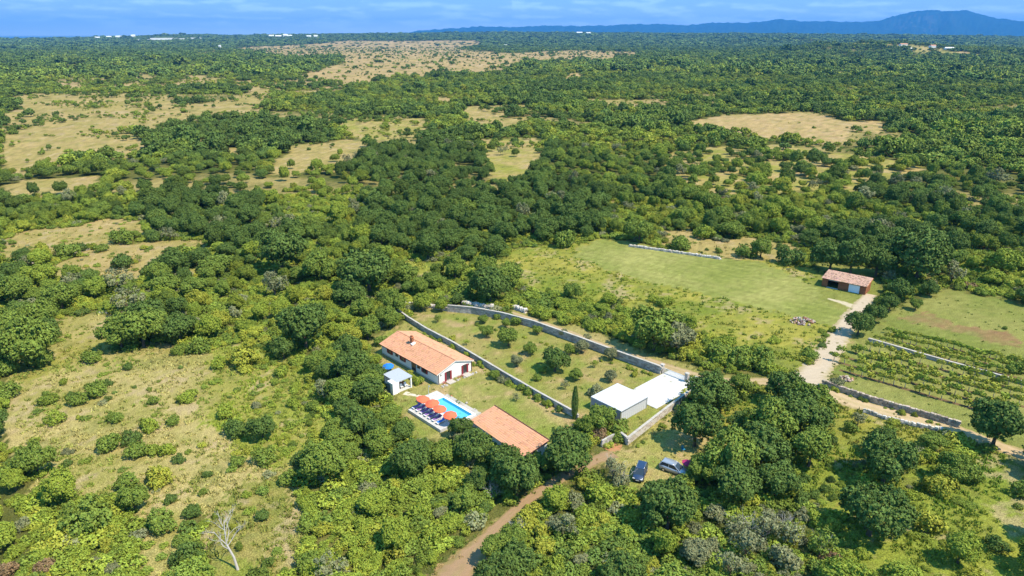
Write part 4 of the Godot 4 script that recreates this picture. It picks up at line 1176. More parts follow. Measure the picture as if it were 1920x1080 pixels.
func make_far_houses():
	var a := [
		[Vector2(1434.12, -3071.38), 34, 16, 7, 0.15, 1, "long low house with tiled roof left of the village on the right skyline"],
		[Vector2(1685.99, -3071.38), 24, 14, 13, -0.1, 1, "tall house with orange roof in the village below the mountain"],
		[Vector2(1426.43, -2641.42), 28, 12, 6, 0.2, 1, "white house in front of the tall village house"],
		[Vector2(1377.27, -2501.12), 18, 10, 6, -0.3, 0, "small white house right before the tall village house"],
		[Vector2(1492.44, -2569.37), 22, 12, 7, 0.3, 1, "tiled house right of the tall village house"],
		[Vector2(1514.25, -2501.12), 34, 13, 5, -0.1, 0, "long white house at the right end of the village"],
		[Vector2(2718.3, -6830.47), 60, 24, 9, 0.1, 0, "white farm building on the wooded skyline left of the village"],
		[Vector2(2438.6, -6373.48), 40, 20, 8, 0.3, 1, "tiled farm house beside the white skyline building"],
		[Vector2(1733.48, -3403.07), 12, 10, 7, 0.5, 0, "little white cottage among trees left of the village"],
		[Vector2(1455.4, -3284.88), 12, 10, 6, 0.2, 0, "pale hut among trees beyond the long low house"],
		[Vector2(1494.82, -5973.62), 30, 18, 8, 0.2, 0, "white house on the wooded plain below the middle hills"],
		[Vector2(-2332.47, -5026.57), 26, 16, 10, 0.1, 0, "lone white house on the plain below the white factory halls"],
		[Vector2(-1539.13, -3814.35), 10, 10, 22, 0.0, 0, "slim white tower house on the plain left of the tan hill"],
		[Vector2(-35.17, -4774.03), 30, 14, 6, 0.1, 0, "pale farm building in the tan fields"],
	]
	for k in a.size():
		var r = a[k]
		far_house(r[0], r[1], r[2], r[3], r[4], M.tile if r[5] else M.white, r[6])
	# the white town and works on the ridge at the left: azimuth in degrees and distance in metres
	var b := [
		[-25.7, 6300, 170, 50, 16, "great white factory hall on the far left ridge"], [-24.8, 6350, 190, 40, 10, "long low white hall right of the great factory hall"], [-26.9, 6300, 120, 36, 9, "low pale hall left of the great factory hall"],
		[-23.5, 6500, 80, 30, 9, "small white hall at the right end of the factory"],
		[-29.0, 7600, 40, 24, 14, "white house block at the left end of the ridge town"], [-28.4, 7650, 50, 26, 12, "second white block of the ridge town"], [-27.5, 7700, 36, 24, 14, "third white block of the ridge town above the halls"], [-29.7, 7700, 44, 24, 10, "outermost white block of the ridge town"],
		[-18.3, 7000, 44, 26, 14, "left white house of the hamlet on the wooded ridge"], [-17.8, 6900, 52, 26, 12, "lower white house of the ridge hamlet"], [-17.3, 7050, 40, 26, 16, "upper white house of the ridge hamlet"], [-17.0, 6950, 46, 24, 11, "right white house of the ridge hamlet"],
		[-15.6, 6900, 40, 22, 11, "white house between the two ridge hamlets"], [-15.1, 6950, 34, 22, 12, "easternmost white house on the left ridge"],
		[5.3, 7600, 60, 30, 12, "white block on the middle skyline ridge"], [6.0, 7650, 44, 26, 10, "pale block beside the white skyline block"]]
	for r in b:
		var p: Vector2 = Vector2(sin(deg_to_rad(r[0])), -cos(deg_to_rad(r[0]))) * r[1]
		far_house(p, r[2], r[3], r[4] + 8.0, -deg_to_rad(r[0]), M.white, r[5], r[2] > 70)

# ---------------------------------------------------------------- vegetation
func crown(sd: int, n: int, leaf: float, kind: int) -> ArrayMesh:
	# kind 0: broad oak crown; 1: bush to the ground; 2: loose, airy crown. Unit radius.
	var g := RandomNumberGenerator.new()
	g.seed = sd
	var lobes := []
	var mid := Vector3(0, 0.95, 0) if kind != 1 else Vector3(0, 0.42, 0)
	var flat := 0.84 if kind == 0 else 0.72 if kind == 1 else 0.95
	var nl: int = [13, 9, 11][kind]
	lobes.append([mid, 0.62 if kind != 2 else 0.4])
	for k in nl:
		var el := asin(g.randf_range(-0.3, 0.98))
		var an := TAU * (k * 0.382 + g.randf() * 0.2)
		var q: float = g.randf_range(0.52, 0.74)
		var rr: float = g.randf_range(0.26, 0.44) * (0.8 if kind == 2 else 1.0)
		lobes.append([mid + Vector3(cos(an) * cos(el) * q, sin(el) * q * flat, sin(an) * cos(el) * q), rr])
	# the lobes are covered with tufts of leaves; the gaps between tufts look into the dark inside
	var total := 0.0
	var weights := []
	for l in lobes:
		total += l[1] * l[1]
		weights.append(total)
	var per := 22 if n > 1000 else 12
	var tr := 1.05 / sqrt(n / float(per)) * (1.15 if kind != 1 else 1.0)
	var shell := int(n * (0.45 if kind != 2 else 0.2))
	var pos := PackedVector3Array()
	var nor := PackedVector3Array()
	var col := PackedColorArray()
	var made := 0
	var tries := 0
	while made < n and tries < n * 6:
		tries += 1
		var pick := g.randf() * total
		var li := 0
		while weights[li] < pick:
			li += 1
		var lc: Vector3 = lobes[li][0]
		var lr: float = lobes[li][1]
		var d := Vector3(g.randfn(), g.randfn(), g.randfn()).normalized()
		if d.y < -0.7: continue
		var plain_leaf := made < shell
		var c := lc + d * lr * (g.randf_range(0.6, 0.88) if plain_leaf else g.randf_range(0.9, 1.15))
		if c.y < 0.03: continue
		var deep := false
		for k in lobes.size():
			if k != li and c.distance_to(lobes[k][0]) < lobes[k][1] * 0.75:
				deep = true
				break
		if deep: continue
		var out := (d * 0.7 + (c - mid).normalized() * 0.4 + Vector3(0, 0.25, 0)).normalized()
		var rr := tr * g.randf_range(0.5, 1.6)
		var shade := g.randf_range(0.66, 1.36)
		var warm := g.randf()
		for q in (1 if plain_leaf else int(per * g.randf_range(0.7, 1.3))):
			made += 1
			var e := (Vector3(g.randfn(), g.randfn(), g.randfn()).normalized() + out * 0.75).normalized()
			var p := c + e * rr * (0.35 + 0.65 * sqrt(g.randf()))
			if p.y < 0.01: continue
			var f := (e * 0.5 + out * 0.5 + Vector3(g.randfn(), g.randfn(), g.randfn()) * 0.5).normalized()
			var t := f.cross(Vector3(g.randfn(), g.randfn(), g.randfn())).normalized()
			var b := f.cross(t)
			var s := leaf * g.randf_range(0.45, 1.6) * (1.35 if plain_leaf else 1.0)
			var v := shade * g.randf_range(0.7, 1.32)
			var cc := Color(v * (0.88 + 0.36 * warm * warm), v * (0.95 + 0.12 * warm), v * 0.92)
			var nn := (f + out * 0.12).normalized()
			var a0 := p + t * s * 0.62
			var a1 := p + b * s * 0.4 - f * s * 0.12
			var a2 := p - t * s * 0.62
			var a3 := p - b * s * 0.4 - f * s * 0.12
			for w in [a0, a2, a1, a0, a3, a2]:
				pos.append(w)
				nor.append(nn)
				col.append(cc)
	var arr := []
	arr.resize(Mesh.ARRAY_MAX)
	arr[Mesh.ARRAY_VERTEX] = pos
	arr[Mesh.ARRAY_NORMAL] = nor
	arr[Mesh.ARRAY_COLOR] = col
	var m := ArrayMesh.new()
	m.add_surface_from_arrays(Mesh.PRIMITIVE_TRIANGLES, arr)
	return m

var balls := {}
func leaf_ball(sd: int, n: int, leaf: float) -> ArrayMesh:
	if not balls.has(sd):
		balls[sd] = crown(sd, n, leaf, 1)
	return balls[sd]

func trunk(sd: int) -> ArrayMesh:
	var g := RandomNumberGenerator.new()
	g.seed = sd
	var st := begin()
	st.set_smooth_group(0)
	var fork := Vector3(g.randf_range(-0.06, 0.06), 0.45, g.randf_range(-0.06, 0.06))
	tube(st, [Vector3(0, -0.03, 0), Vector3(0, 0.08, 0), fork], [0.10, 0.07, 0.055], 7)
	for k in 4:
		var a := TAU * (k + g.randf() * 0.6) / 4.0
		var d := Vector3(cos(a), g.randf_range(0.9, 1.5), sin(a)).normalized()
		tube(st, [fork - Vector3(0, 0.03, 0), fork + d * 0.3, fork + d * 0.3 + (d + Vector3.UP * 0.3).normalized() * 0.4], [0.042, 0.03, 0.01], 5)
	st.generate_normals()
	return st.commit()

func hash_cell(p: Vector2) -> Vector2i:
	return Vector2i(floori(p.x / 8.0), floori(p.y / 8.0))

func is_free(p: Vector2, r: float, k: float) -> bool:
	var c := hash_cell(p)
	for i in range(-1, 2):
		for j in range(-1, 2):
			for q in cells.get(c + Vector2i(i, j), []):
				if p.distance_squared_to(Vector2(q[0], q[1])) < pow((q[2] + r) * k, 2):
					return false
	return true

func plant(x: float, z: float, r: float, kind: int, tint: float, hand := false):
	var q := [x, z, r, kind, tint, hand]
	plants.append(q)
	var c := hash_cell(Vector2(x, z))
	if not cells.has(c):
		cells[c] = []
	cells[c].append(q)

func clear_of(p: Vector2, r: float) -> bool:
	for o in [Vector2(0, 0), Vector2(r, 0), Vector2(-r, 0), Vector2(0, r), Vector2(0, -r)]:
		var d := area_at(p + o)
		if not d.is_empty() and d.hold: return false
	return true

func tint_color(t: float) -> Color:
	var i := clampi(int(t), 0, 5)
	return tints[i].lerp(tints[mini(i + 1, 6)], clampf(t - i, 0.0, 1.0)) if t < 3.0 else tints[i]

var brush := []
func brush_at(p: Vector2) -> float:
	# a tint that whole thickets share, or -1
	for b in brush:
		if Geometry2D.is_point_in_polygon(p, b[0]): return b[1]
	return -1.0

func plant_trees():
	brush = [
		[poly([-123.51, -341.95, -109.49, -349.08, -72.41, -328.48, -55.85, -248.5, -76.17, -236.94, -105.97, -283.25]), 12.0], [poly([140.01, -208.59, 169.74, -214.39, 141.51, -163.1, 129.66, -178.98]), 12.2], [poly([-0.75, -178.98, 7.37, -176.85, 23.59, -164.95, 35.37, -154.37, 44.2, -147.96, 52.28, -137.77, 57.47, -132.47, 53.01, -126.32, 40.71, -129.95, 32.99, -136.41, 22.53, -146.42, 10.58, -156.05, 0, -164.95]), 11.9],
		[poly([-32.13, -91.01, -22.52, -93.85, -12.76, -84.47, -6.31, -83.25, -11.12, -70.49, -27.53, -69.56, -30.85, -80.89]), 11.9], [poly([-2.42, -85.72, 10.15, -91.01, 19.59, -86.99, 19.27, -69.56, -2.75, -69.56, 3.02, -78.63]), 12.4], [poly([26.81, -83.25, 39.88, -84.47, 45.29, -78.63, 41.1, -69.11, 22.6, -69.11]), 14.0],
		[poly([-97.51, -450.75, -65.44, -533.61, 0, -356.49, 35.55, -322.11, 42.38, -264.72, 20.76, -213.14, -4.93, -201.39, -26.67, -203.07, -46.19, -219.48, -72.15, -283.25]), 0.1], [poly([-163.82, -304.32, -129.71, -315.97, -97.46, -264.72, -83.03, -213.14, -124.69, -226.56]), 0.0], [poly([-299.61, -568.05, -191.41, -628.5, -117.24, -475.49, -137.4, -423.43, -172.39, -412.65, -210.69, -412.65]), 0.2],
		[poly([99.44, -226.89, 143.8, -240.77, 156.95, -233.64, 123.7, -178.98, 107.3, -178.98, 97.7, -197.81]), 0.0], [poly([20.79, -93.85, 37.02, -108.58, 59.28, -110.45, 47.85, -84.47, 26.22, -80.89, 18.11, -78.63]), 0.15],
		[poly([-80.2, -89.64, -65.51, -82.06, -55.2, -83.25, -47.95, -69.11, -65.76, -69.11]), 11.8], [poly([65.61, -99.97, 80.06, -98.38, 64.91, -78.63, 64.39, -69.11, 41.1, -69.11, 58.22, -84.47]), 12.3], [poly([230.82, -475.49, 421.2, -568.05, 266.38, -328.48, 201.77, -321.23]), 11.3]]
	var hand := [
		[0.97, -165.48, 1.67, 1, 2], [2.76, -164.19, 1.79, 1, 2], [5.66, -159.83, 1.48, 1, 3], [6.82, -158.48, 2.01, 1, 2], [8.35, -156.76, 1.99, 1, 2], [11.21, -158, 1.53, 1, 1], [12.9, -153.74, 1.95, 1, 2], [13.61, -154.56, 1.83, 1, 3], [15.72, -154.61, 1.51, 1, 3], [18.36, -153.61, 1.5, 1, 1], [19.72, -149.53, 1.65, 1, 2], [6.23, -169.01, 1.63, 1, 2], [7.96, -166.38, 1.26, 1, 1], [10.2, -163.99, 1.65, 1, 1], [12.17, -164.67, 2, 1, 2], [13.37, -162.08, 1.71, 1, 2], [15.74, -162.72, 1.78, 1, 2], [18.15, -162.06, 1.43, 1, 1], [20.14, -160.37, 1.62, 1, 2], [20.76, -157.47, 1.4, 1, 1], [20.57, -151.39, 1.99, 1, 2], [22.6, -148.16, 1.2, 1, 2], [23.65, -148.52, 1.71, 1, 3], [25.19, -146.07, 1.68, 1, 2], [25.86, -143.98, 1.66, 1, 2], [37.39, -138.9, 1.55, 1, 2], [37.96, -134.95, 2.44, 1, 3], [39.03, -134.49, 1.86, 1, 2], [40.91, -135.99, 2.23, 1, 3], [43.08, -135.64, 1.52, 1, 2], [44.19, -134.58, 1.51, 1, 3], [44.49, -131.68, 2.05, 1, 2], [46.55, -133.19, 1.84, 1, 1], [47.42, -131.94, 2.06, 1, 2], [49.41, -131.24, 1.48, 1, 2], [49.86, -130.32, 2.15, 1, 2], [52.28, -130.99, 1.48, 1, 2], [52.35, -127.95, 1.78, 1, 1], [53.66, -127.63, 2.11, 1, 2], [41.39, -140.75, 2.47, 1, 3], [43.17, -139.14, 1.85, 1, 1], [44.11, -138.65, 1.79, 1, 2], [45.52, -138.21, 2.2, 1, 2], [46.99, -138.74, 1.97, 1, 2], [48.83, -137.26, 1.54, 1, 3], [48.76, -135.57, 2.1, 1, 1], [51.08, -135.49, 1.93, 1, 2], [52.14, -134.41, 1.68, 1, 1], [53.43, -135.9, 2.05, 1, 2], [53.96, -133.36, 2.19, 1, 2], [30.22, -156.68, 1.19, 1, 1], [32.61, -156.03, 1.45, 1, 2], [35.87, -157.1, 1.13, 1, 1], [37.28, -155.72, 1.71, 1, 3], [40.38, -157.1, 1.13, 1, 3], [42.65, -155.51, 1.32, 1, 1], [37.44, -168.71, 1.55, 1, 2], [39.17, -165.51, 1.94, 1, 2], [40.86, -166.9, 1.75, 1, 2],
		[36.72, -111.48, 4.33, 0, 0], [31.3, -100.57, 4.25, 0, 0], [51.74, -114.56, 3.73, 0, 0], [50.22, -103.51, 4.81, 0, 0], [40.24, -94.05, 4.54, 0, 0], [48.54, -94.75, 3.63, 0, 1], [58.44, -90.31, 4.48, 0, 0], [50.31, -78.28, 4.81, 0, 0], [82.4, -100.47, 4.43, 0, 0],
		[8.9, -92.82, 4.24, 0, 0], [0.64, -86.87, 3.87, 0, 0], [-6.63, -95.82, 3.31, 0, 0], [-11.63, -95, 2.6, 0, 1], [22.11, -79.37, 4.2, 0, 0], [33.36, -85.36, 3.81, 0, 0], [29.97, -90.74, 2.51, 0, 1], [26.9, -89.59, 1.67, 1, 1], [28.91, -91.29, 1.61, 1, 1], [24.77, -87.86, 1.64, 1, 1], [40.31, -86.78, 3.22, 0, 0], [15.9, -105.72, 2.74, 0, 1], [13.18, -104.75, 1.88, 0, 1], [18.73, -105.08, 2.08, 1, 1], [15.54, -102.89, 1.58, 1, 5], [18.52, -102.26, 1.3, 1, 1],
		[9.01, -128.52, 3.11, 0, 0], [-0.84, -141.08, 2.53, 0, 1], [-7.18, -154.13, 1.3, 0, 1], [-3.58, -157.02, 1.19, 1, 1], [1.04, -153.21, 1.56, 1, 1], [-1.54, -151.19, 1.28, 0, 1], [-5.96, -145.77, 1.74, 0, 1], [5.9, -147.43, 1.26, 0, 1], [4.12, -136.67, 1.65, 0, 1], [0.91, -130.64, 1.36, 0, 4], [6.37, -128.23, 1.01, 1, 2], [5.12, -124.57, 1.09, 1, 1], [-18.32, -154.56, 1.11, 2, 1], [-18.06, -161.49, 1.76, 0, 2], [-22.89, -162.42, 2.45, 0, 2], [-10.31, -141.36, 0.73, 2, 2], [-13.93, -144.06, 1.05, 1, 3], [11.95, -145.87, 1.12, 0, 4], [15.36, -137.52, 1.77, 0, 4], [21.38, -133.88, 1.56, 0, 4], [17.5, -130.03, 1.02, 2, 2], [13.04, -124.45, 1.41, 0, 1], [10.61, -120.72, 0.95, 2, 4], [20.05, -123.99, 1.41, 0, 4], [25.36, -126.23, 0.83, 1, 3], [16.48, -118.24, 1.67, 1, 4], [27.45, -127.99, 0.5, 1, 2], [17.43, -143.5, 1.1, 2, 4], [-10.91, -161.82, 0.55, 2, 1], [12.7, -136.56, 1.29, 0, 1],
		[-3.6, -125.03, 1.09, 0, 1], [-2.06, -123.76, 0.98, 1, 4], [3.35, -118.81, 1.05, 1, 1], [4.95, -116.5, 1.03, 1, 1], [6.4, -116.68, 0.83, 1, 3], [7.1, -114.26, 1.01, 1, 2], [1.91, -120.41, 0.95, 1, 1], [-0.54, -123.96, 0.76, 1, 4], [-21.49, -126.21, 1.1, 1, 3], [-19.08, -123, 1.29, 1, 2], [-20.59, -125.24, 0.88, 1, 2], [9.01, -112.38, 0.9, 1, 0], [-6.85, -131.67, 0.8, 1, 2], [-9.84, -135.71, 0.94, 1, 2], [-13.45, -139.66, 0.84, 1, 2], [-16.6, -143.52, 0.74, 1, 1], [0.82, -116.03, 0.82, 2, 4],
		[-29.36, -133.02, 1.5, 1, 2], [-27.43, -128.63, 1.34, 1, 2], [-27.91, -122.98, 2.47, 0, 0], [-27.23, -114.33, 3.03, 0, 0], [-32.1, -122.95, 3.74, 0, 0], [-35.79, -134.25, 3.12, 0, 0], [-37.47, -157.4, 3.18, 0, 1], [-29.46, -151.37, 2.82, 0, 1], [-33.49, -144.72, 3.08, 0, 1], [-29.71, -141.46, 1.82, 1, 1], [-32.42, -115, 3.24, 0, 1], [-26.93, -103.5, 3.25, 0, 0], [-22.21, -110.69, 1.97, 1, 1], [-19.38, -105.01, 2.17, 1, 1], [-22.19, -97.71, 2.66, 0, 1],
		[-46.06, -138.78, 5.67, 0, 0], [-49.81, -134.7, 2.9, 0, 0], [-38.79, -174.27, 7.47, 0, 0], [-42.29, -166.26, 4.16, 0, 0], [-67.76, -190.83, 7.63, 0, 0], [-54.18, -182.81, 5.27, 0, 1], [116.51, -185.6, 8.5, 0, 0], [99.72, -190.25, 5.77, 0, 0], [106.73, -189.21, 5.43, 0, 0], [94.76, -192.94, 5.21, 0, 0], [96.38, -161.7, 2.44, 0, 0], [88.8, -154.21, 2.6, 0, 0], [81.42, -147.16, 3.25, 0, 0], [102.64, -168.62, 3.23, 0, 0], [103.5, -162.57, 1.78, 0, 1], [112.88, -172.69, 2.44, 0, 0],
		[-5.84, -167.5, 5.71, 0, 0], [-12.94, -172.42, 3.31, 1, 1], [31.94, -139.13, 5.91, 0, 1], [36.5, -137.74, 4.12, 0, 4], [48.75, -130.97, 3.51, 1, 1], [53.07, -130.33, 3.39, 1, 1], [45.05, -133.86, 3.23, 1, 1], [66.7, -229.12, 3.71, 1, 2], [74.64, -207.73, 3.39, 1, 1], [78.9, -206.89, 3.54, 0, 1], [85.49, -200.75, 4.27, 1, 0], [67.01, -212.14, 1.39, 1, 1], [55.43, -216.46, 3.87, 1, 1], [43.47, -224.55, 5.07, 0, 1], [17.79, -219.24, 4.45, 1, 1],
		[-102.71, -130.92, 6.06, 0, 1], [-113.52, -142.11, 4.83, 0, 1], [-101.15, -131.3, 3.18, 1, 1], [-105.19, -127.23, 2.77, 1, 1], [-87.62, -139.22, 4.51, 0, 1], [-83.28, -140.32, 5.37, 0, 1], [-81.83, -146.11, 3.72, 0, 1], [-48.75, -104, 2.34, 1, 0], [-43.43, -102.56, 2.4, 0, 0], [-81.58, -118.44, 2.4, 1, 1], [-81.37, -122.3, 1.07, 1, 0], [-90.72, -132.7, 2.07, 1, 1], [-81.22, -129.34, 1.12, 1, 0], [-29.82, -90.58, 3.66, 0, 1], [-34.07, -95.23, 2.18, 1, 0], [-97.94, -117.48, 2.28, 1, 1],
		[-68.37, -99.61, 2.17, 1, 1], [-65.82, -101.43, 1.93, 1, 0], [-62.79, -97.7, 1.96, 1, 1], [-64.86, -105.76, 1.9, 1, 2], [-61.32, -107.65, 1.35, 1, 1], [-72.43, -108.59, 1.56, 1, 1], [-59.56, -88.9, 2.07, 1, 1], [-55.51, -90.14, 2.26, 1, 3], [-58.14, -98.34, 1.53, 1, 2], [-55.03, -95.99, 1.14, 1, 0], [-44.83, -94.7, 1.48, 1, 1], [-40.82, -95.83, 2.19, 1, 1], [-72.85, -94.84, 0.87, 1, 0], [-70.55, -84.62, 1.12, 1, 0], [-79.59, -92.21, 2.3, 1, 1], [-48.63, -91.82, 0.85, 1, 0], [-47.4, -87.49, 0.82, 1, 1], [-51.46, -85.54, 1.05, 1, 0], [-36.4, -81.73, 1.09, 1, 0], [-60.45, -79.37, 3.4, 1, 1], [-50.11, -79.67, 2.35, 1, 1], [-46.84, -82.41, 1.33, 1, 0], [-43.43, -73.19, 2.14, 1, 0], [-86.13, -117.72, 0.83, 1, 0], [-68.52, -114.98, 1.12, 1, 1], [-35.27, -90.54, 1.68, 1, 1], [-48.42, -113.47, 1.01, 1, 4], [-62.3, -130.54, 1.93, 1, 2], [-57.48, -131.58, 3.41, 1, 3], [-69.6, -137.66, 2.72, 1, 1], [-80.88, -143.19, 1.84, 1, 2], [62.45, -107.24, 1.44, 2, 4], [60.16, -105.16, 1.33, 1, 1], [66.42, -75.54, 1.61, 1, 0], [105.25, -127.98, 2, 1, 1], [118.38, -150.37, 0.64, 1, 1],
		[-150.31, -200.8, 2.96, 0, 0], [-141.51, -184.03, 3.49, 0, 0], [-118.4, -197.58, 3.57, 1, 0], [-132.46, -223.27, 3.98, 1, 1], [-141.79, -208.04, 3.91, 1, 1], [-141.25, -213.95, 2.09, 1, 0], [-134.1, -213.67, 2.26, 1, 1], [-116.38, -202.9, 1.16, 2, 1], [-106.61, -209.66, 2.91, 1, 1], [-98.65, -202.57, 3.81, 1, 2], [-104.66, -189.49, 3.91, 1, 0], [-123.33, -225.44, 2.74, 1, 0],
		[19.03, -83.96, 0.79, 1, 5], [17.01, -89.18, 1.66, 1, 4], [16.02, -91.34, 1.85, 2, 4], [19.25, -80.9, 0.92, 1, 5], [18.07, -85.46, 1.37, 1, 2], [13.3, -86.04, 2.42, 1, 2], [-2.86, -87.4, 1.22, 2, 4], [35.64, -77.74, 2.23, 2, 4], [31.35, -73.72, 2.49, 2, 4], [38.01, -76.15, 2.19, 2, 4], [41.53, -74.1, 2.15, 2, 1], [31.19, -77.62, 1.86, 2, 4], [28.21, -70.25, 2.06, 2, 4], [35.95, -72.21, 2.11, 1, 4], [42.52, -72.6, 1.42, 1, 5], [-61.08, -71.16, 1.4, 1, 5], [-65.99, -70.69, 1.39, 1, 5], [-18.21, -88.79, 1.24, 1, 3], [-7.68, -92.34, 1.11, 1, 3], [0, -69.22, 3.05, 0, 0], [-2.13, -73.11, 2.13, 0, 1], [68.9, -89.92, 2.91, 0, 1], [65.59, -87.97, 2.46, 1, 3], [72.42, -90.94, 2.11, 1, 1], [59.13, -79.5, 2.27, 1, 3], [65.02, -121.36, 1.6, 1, 4], [60.53, -117.03, 1.14, 1, 1]]
	for a in [[Vector2(-23.92, -152.07), Vector2(9.94, -111.21), 44], [Vector2(-14.77, -158.81), Vector2(29.96, -127.03), 26], [Vector2(62.92, -122.4), Vector2(79.44, -106.23), 20], [Vector2(20.43, -99.01), Vector2(33.45, -113.94), 9], [Vector2(82.47, -141.12), Vector2(102.63, -121.51), 8]]:
		for k in a[2]:
			var p: Vector2 = a[0].lerp(a[1], rng.randf()) + Vector2(-1, 1).normalized() * (rng.randf_range(0.5, 1.5) if a[2] != 9 else rng.randf_range(-0.3, 0.3))
			plant(p.x, p.y, rng.randf_range(0.25, 0.7), 1, rng.randf_range(0.6, 2.8))
	for h in hand:
		plant(h[0], h[1], h[2], h[3], h[4], true)
	# what grows between: first the large crowns, then smaller ones, then shrubs
	var passes := [[6.6, 0, 2.9, 4.4, 0.62], [4.6, 0, 1.9, 2.9, 0.66], [3.0, 1, 0.9, 1.9, 0.66], [2.2, 1, 0.5, 1.1, 0.7]]
	for pi in passes.size():
		var ps = passes[pi]
		var cell: float = ps[0]
		var far := 430.0 if pi < 2 else 330.0 if pi == 2 else 230.0
		var zi := int(-far / cell)
		while zi * cell < -38.0:
			var span := int((-zi * cell * 0.80 + 16.0) / cell)
			for xi in range(-span, span + 1):
				var p := Vector2((xi + rng.randf()) * cell, (zi + rng.randf()) * cell)
				if p.length() > far or p.length() < 48.0: continue
				var d := area_at(p)
				var wood := n_big.get_noise_2d(p.x * 0.011, p.y * 0.011) + 0.4 * n_mid.get_noise_2d(p.x * 0.05, p.y * 0.05)
				var bt := brush_at(p)
				var low := bt >= 10.0
				var chance := 0.0
				if d.is_empty():
					chance = [0.30 + wood * 0.9, 0.6, 0.72, 0.6][pi]
					if low: chance = [0.04, 0.22, 0.9, 0.8][pi]
					elif bt >= 0.0: chance = [0.9, 0.8, 0.8, 0.5][pi]
					chance *= 1.0 - 0.7 * glade(p.x, p.y)
				elif not d.hold:
					chance = [0.02, 0.05, 0.35, 0.45][pi] * d.dens * 2.4 if d.dens < 0.5 else [0.35, 0.5, 0.5, 0.4][pi]
					chance *= clampf(0.5 + 2.5 * n_mid.get_noise_2d(p.x * 0.04 + 90.0, p.y * 0.04), 0.05, 2.0)
				if rng.randf() > chance: continue
				var r := rng.randf_range(ps[2], ps[3])
				if not is_free(p, r, ps[4]) or not clear_of(p, r * 0.8): continue
				var t := clampf(1.15 - wood * 2.3 + rng.randfn() * 0.55 + (0.6 if pi > 1 else 0.0), 0.0, 2.9)
				if bt >= 0.0: t = clampf(bt - (10.0 if low else 0.0) + rng.randfn() * 0.3, 0.0, 4.2)
				var kind: int = ps[1]
				if rng.randf() < 0.05 and pi < 3:
					t = 4.0
					kind = 2 if pi < 2 else 1
				elif rng.randf() < 0.004 and pi > 1:
					t = 5.0
				elif rng.randf() < 0.04 and pi > 1:
					t = 3.0
				plant(p.x, p.y, r, kind, t)
			zi += 1
	# meshes
	var oaks := []
	for k in 9: oaks.append(crown(100 + k, 11000, 0.055, 0))
	var shrubs := []
	for k in 7: shrubs.append(crown(200 + k, 3000, 0.082, 1))
	var airy := []
	for k in 3: airy.append(crown(300 + k, 1700, 0.078, 2))
	var trunks := [trunk(1), trunk(2), trunk(3)]
	# the 290 trees and 290 shrubs that show largest are things; the rest is one mass
	var trees := []
	var bushes := []
	var rest := []
	for q in plants:
		var c := Vector3(q[0], q[2] * 0.6, q[1])
		var s := pixel(c)
		var seen: bool = s.x > -0.01 and s.x < 1.01 and s.y > 0.0 and s.y < 1.02
		q.append((q[2] / Vector2(q[0], q[1]).length() + (1.0 if q[5] else 0.0)) if seen else -1.0)
		if seen: (bushes if q[3] == 1 else trees).append(q)
		else: rest.append(q)
	var words := {}
	for kind in 2:
		var list: Array = [trees, bushes][kind]
		list.sort_custom(func(a, b): return a[6] > b[6])
		for i in list.size():
			var q: Array = list[i]
			if i >= 290:
				rest.append(q)
				continue
			var at := Vector3(q[0], 0, q[1])
			var ti := clampi(roundi(q[4]), 0, 6)
			var label := plant_label(q, ti, words)
			var yaw := rng.randf() * TAU
			var wild := 0.07 if q[5] else 0.2
			var sc := Vector3(q[2] * rng.randf_range(1.0 - wild, 1.0 + wild), q[2] * rng.randf_range(1.0 - wild, 1.0 + wild), q[2] * rng.randf_range(1.0 - wild, 1.0 + wild))
			if kind == 0:
				var t := thing("airy_tree" if q[3] == 2 else "broadleaf_tree", label, "tree", at, yaw, "trees round the farm")
				var tm := put(trunks[i % 3], "trunk", M.bark, t)
				tm.scale = sc
				put((airy if q[3] == 2 else oaks)[rng.randi() % (3 if q[3] == 2 else 9)], "crown", M.leaf[ti], t).scale = sc
			else:
				var o := put(shrubs[rng.randi() % 7], "shrub", M.leaf[ti], self, at)
				o.rotation.y = yaw
				o.scale = sc
				tag(o, label, "shrub", "shrubs round the farm")
	# the rest of the near wood
	var groups := {}
	for q in rest:
		var key := "%d_%d" % [q[3], rng.randi() % 3]
		if not groups.has(key): groups[key] = []
		groups[key].append(q)
	var mass := Node3D.new()
	mass.name = numbered("woodland")
	add_child(mass, true)
	tag(mass, "dense mixed woodland and scrub behind the farm", "woodland", "", "stuff")
	for key in groups:
		var k: PackedStringArray = key.split("_")
		scatter(groups[key], [oaks, shrubs, airy][int(k[0])][int(k[1])], "trees", mass, M.leaf_any)
	undergrowth()
	# middle distance and far
	var far_mass := Node3D.new()
	far_mass.name = numbered("distant_woodland")
	add_child(far_mass, true)
	tag(far_mass, "distant woodland of round green trees reaching to the hills", "woodland", "", "stuff")
	wood_ring(far_mass, 430.0, 1300.0, 5.0, 1.3, 4.6, 600, 900, 0.165, 5)
	wood_ring(far_mass, 1300.0, 4600.0, 11.0, 2.4, 8.0, 610, 240, 0.30, 5)
	wood_ring(far_mass, 4600.0, 9400.0, 34.0, 13.0, 24.0, 620, 260, 0.3, 2)

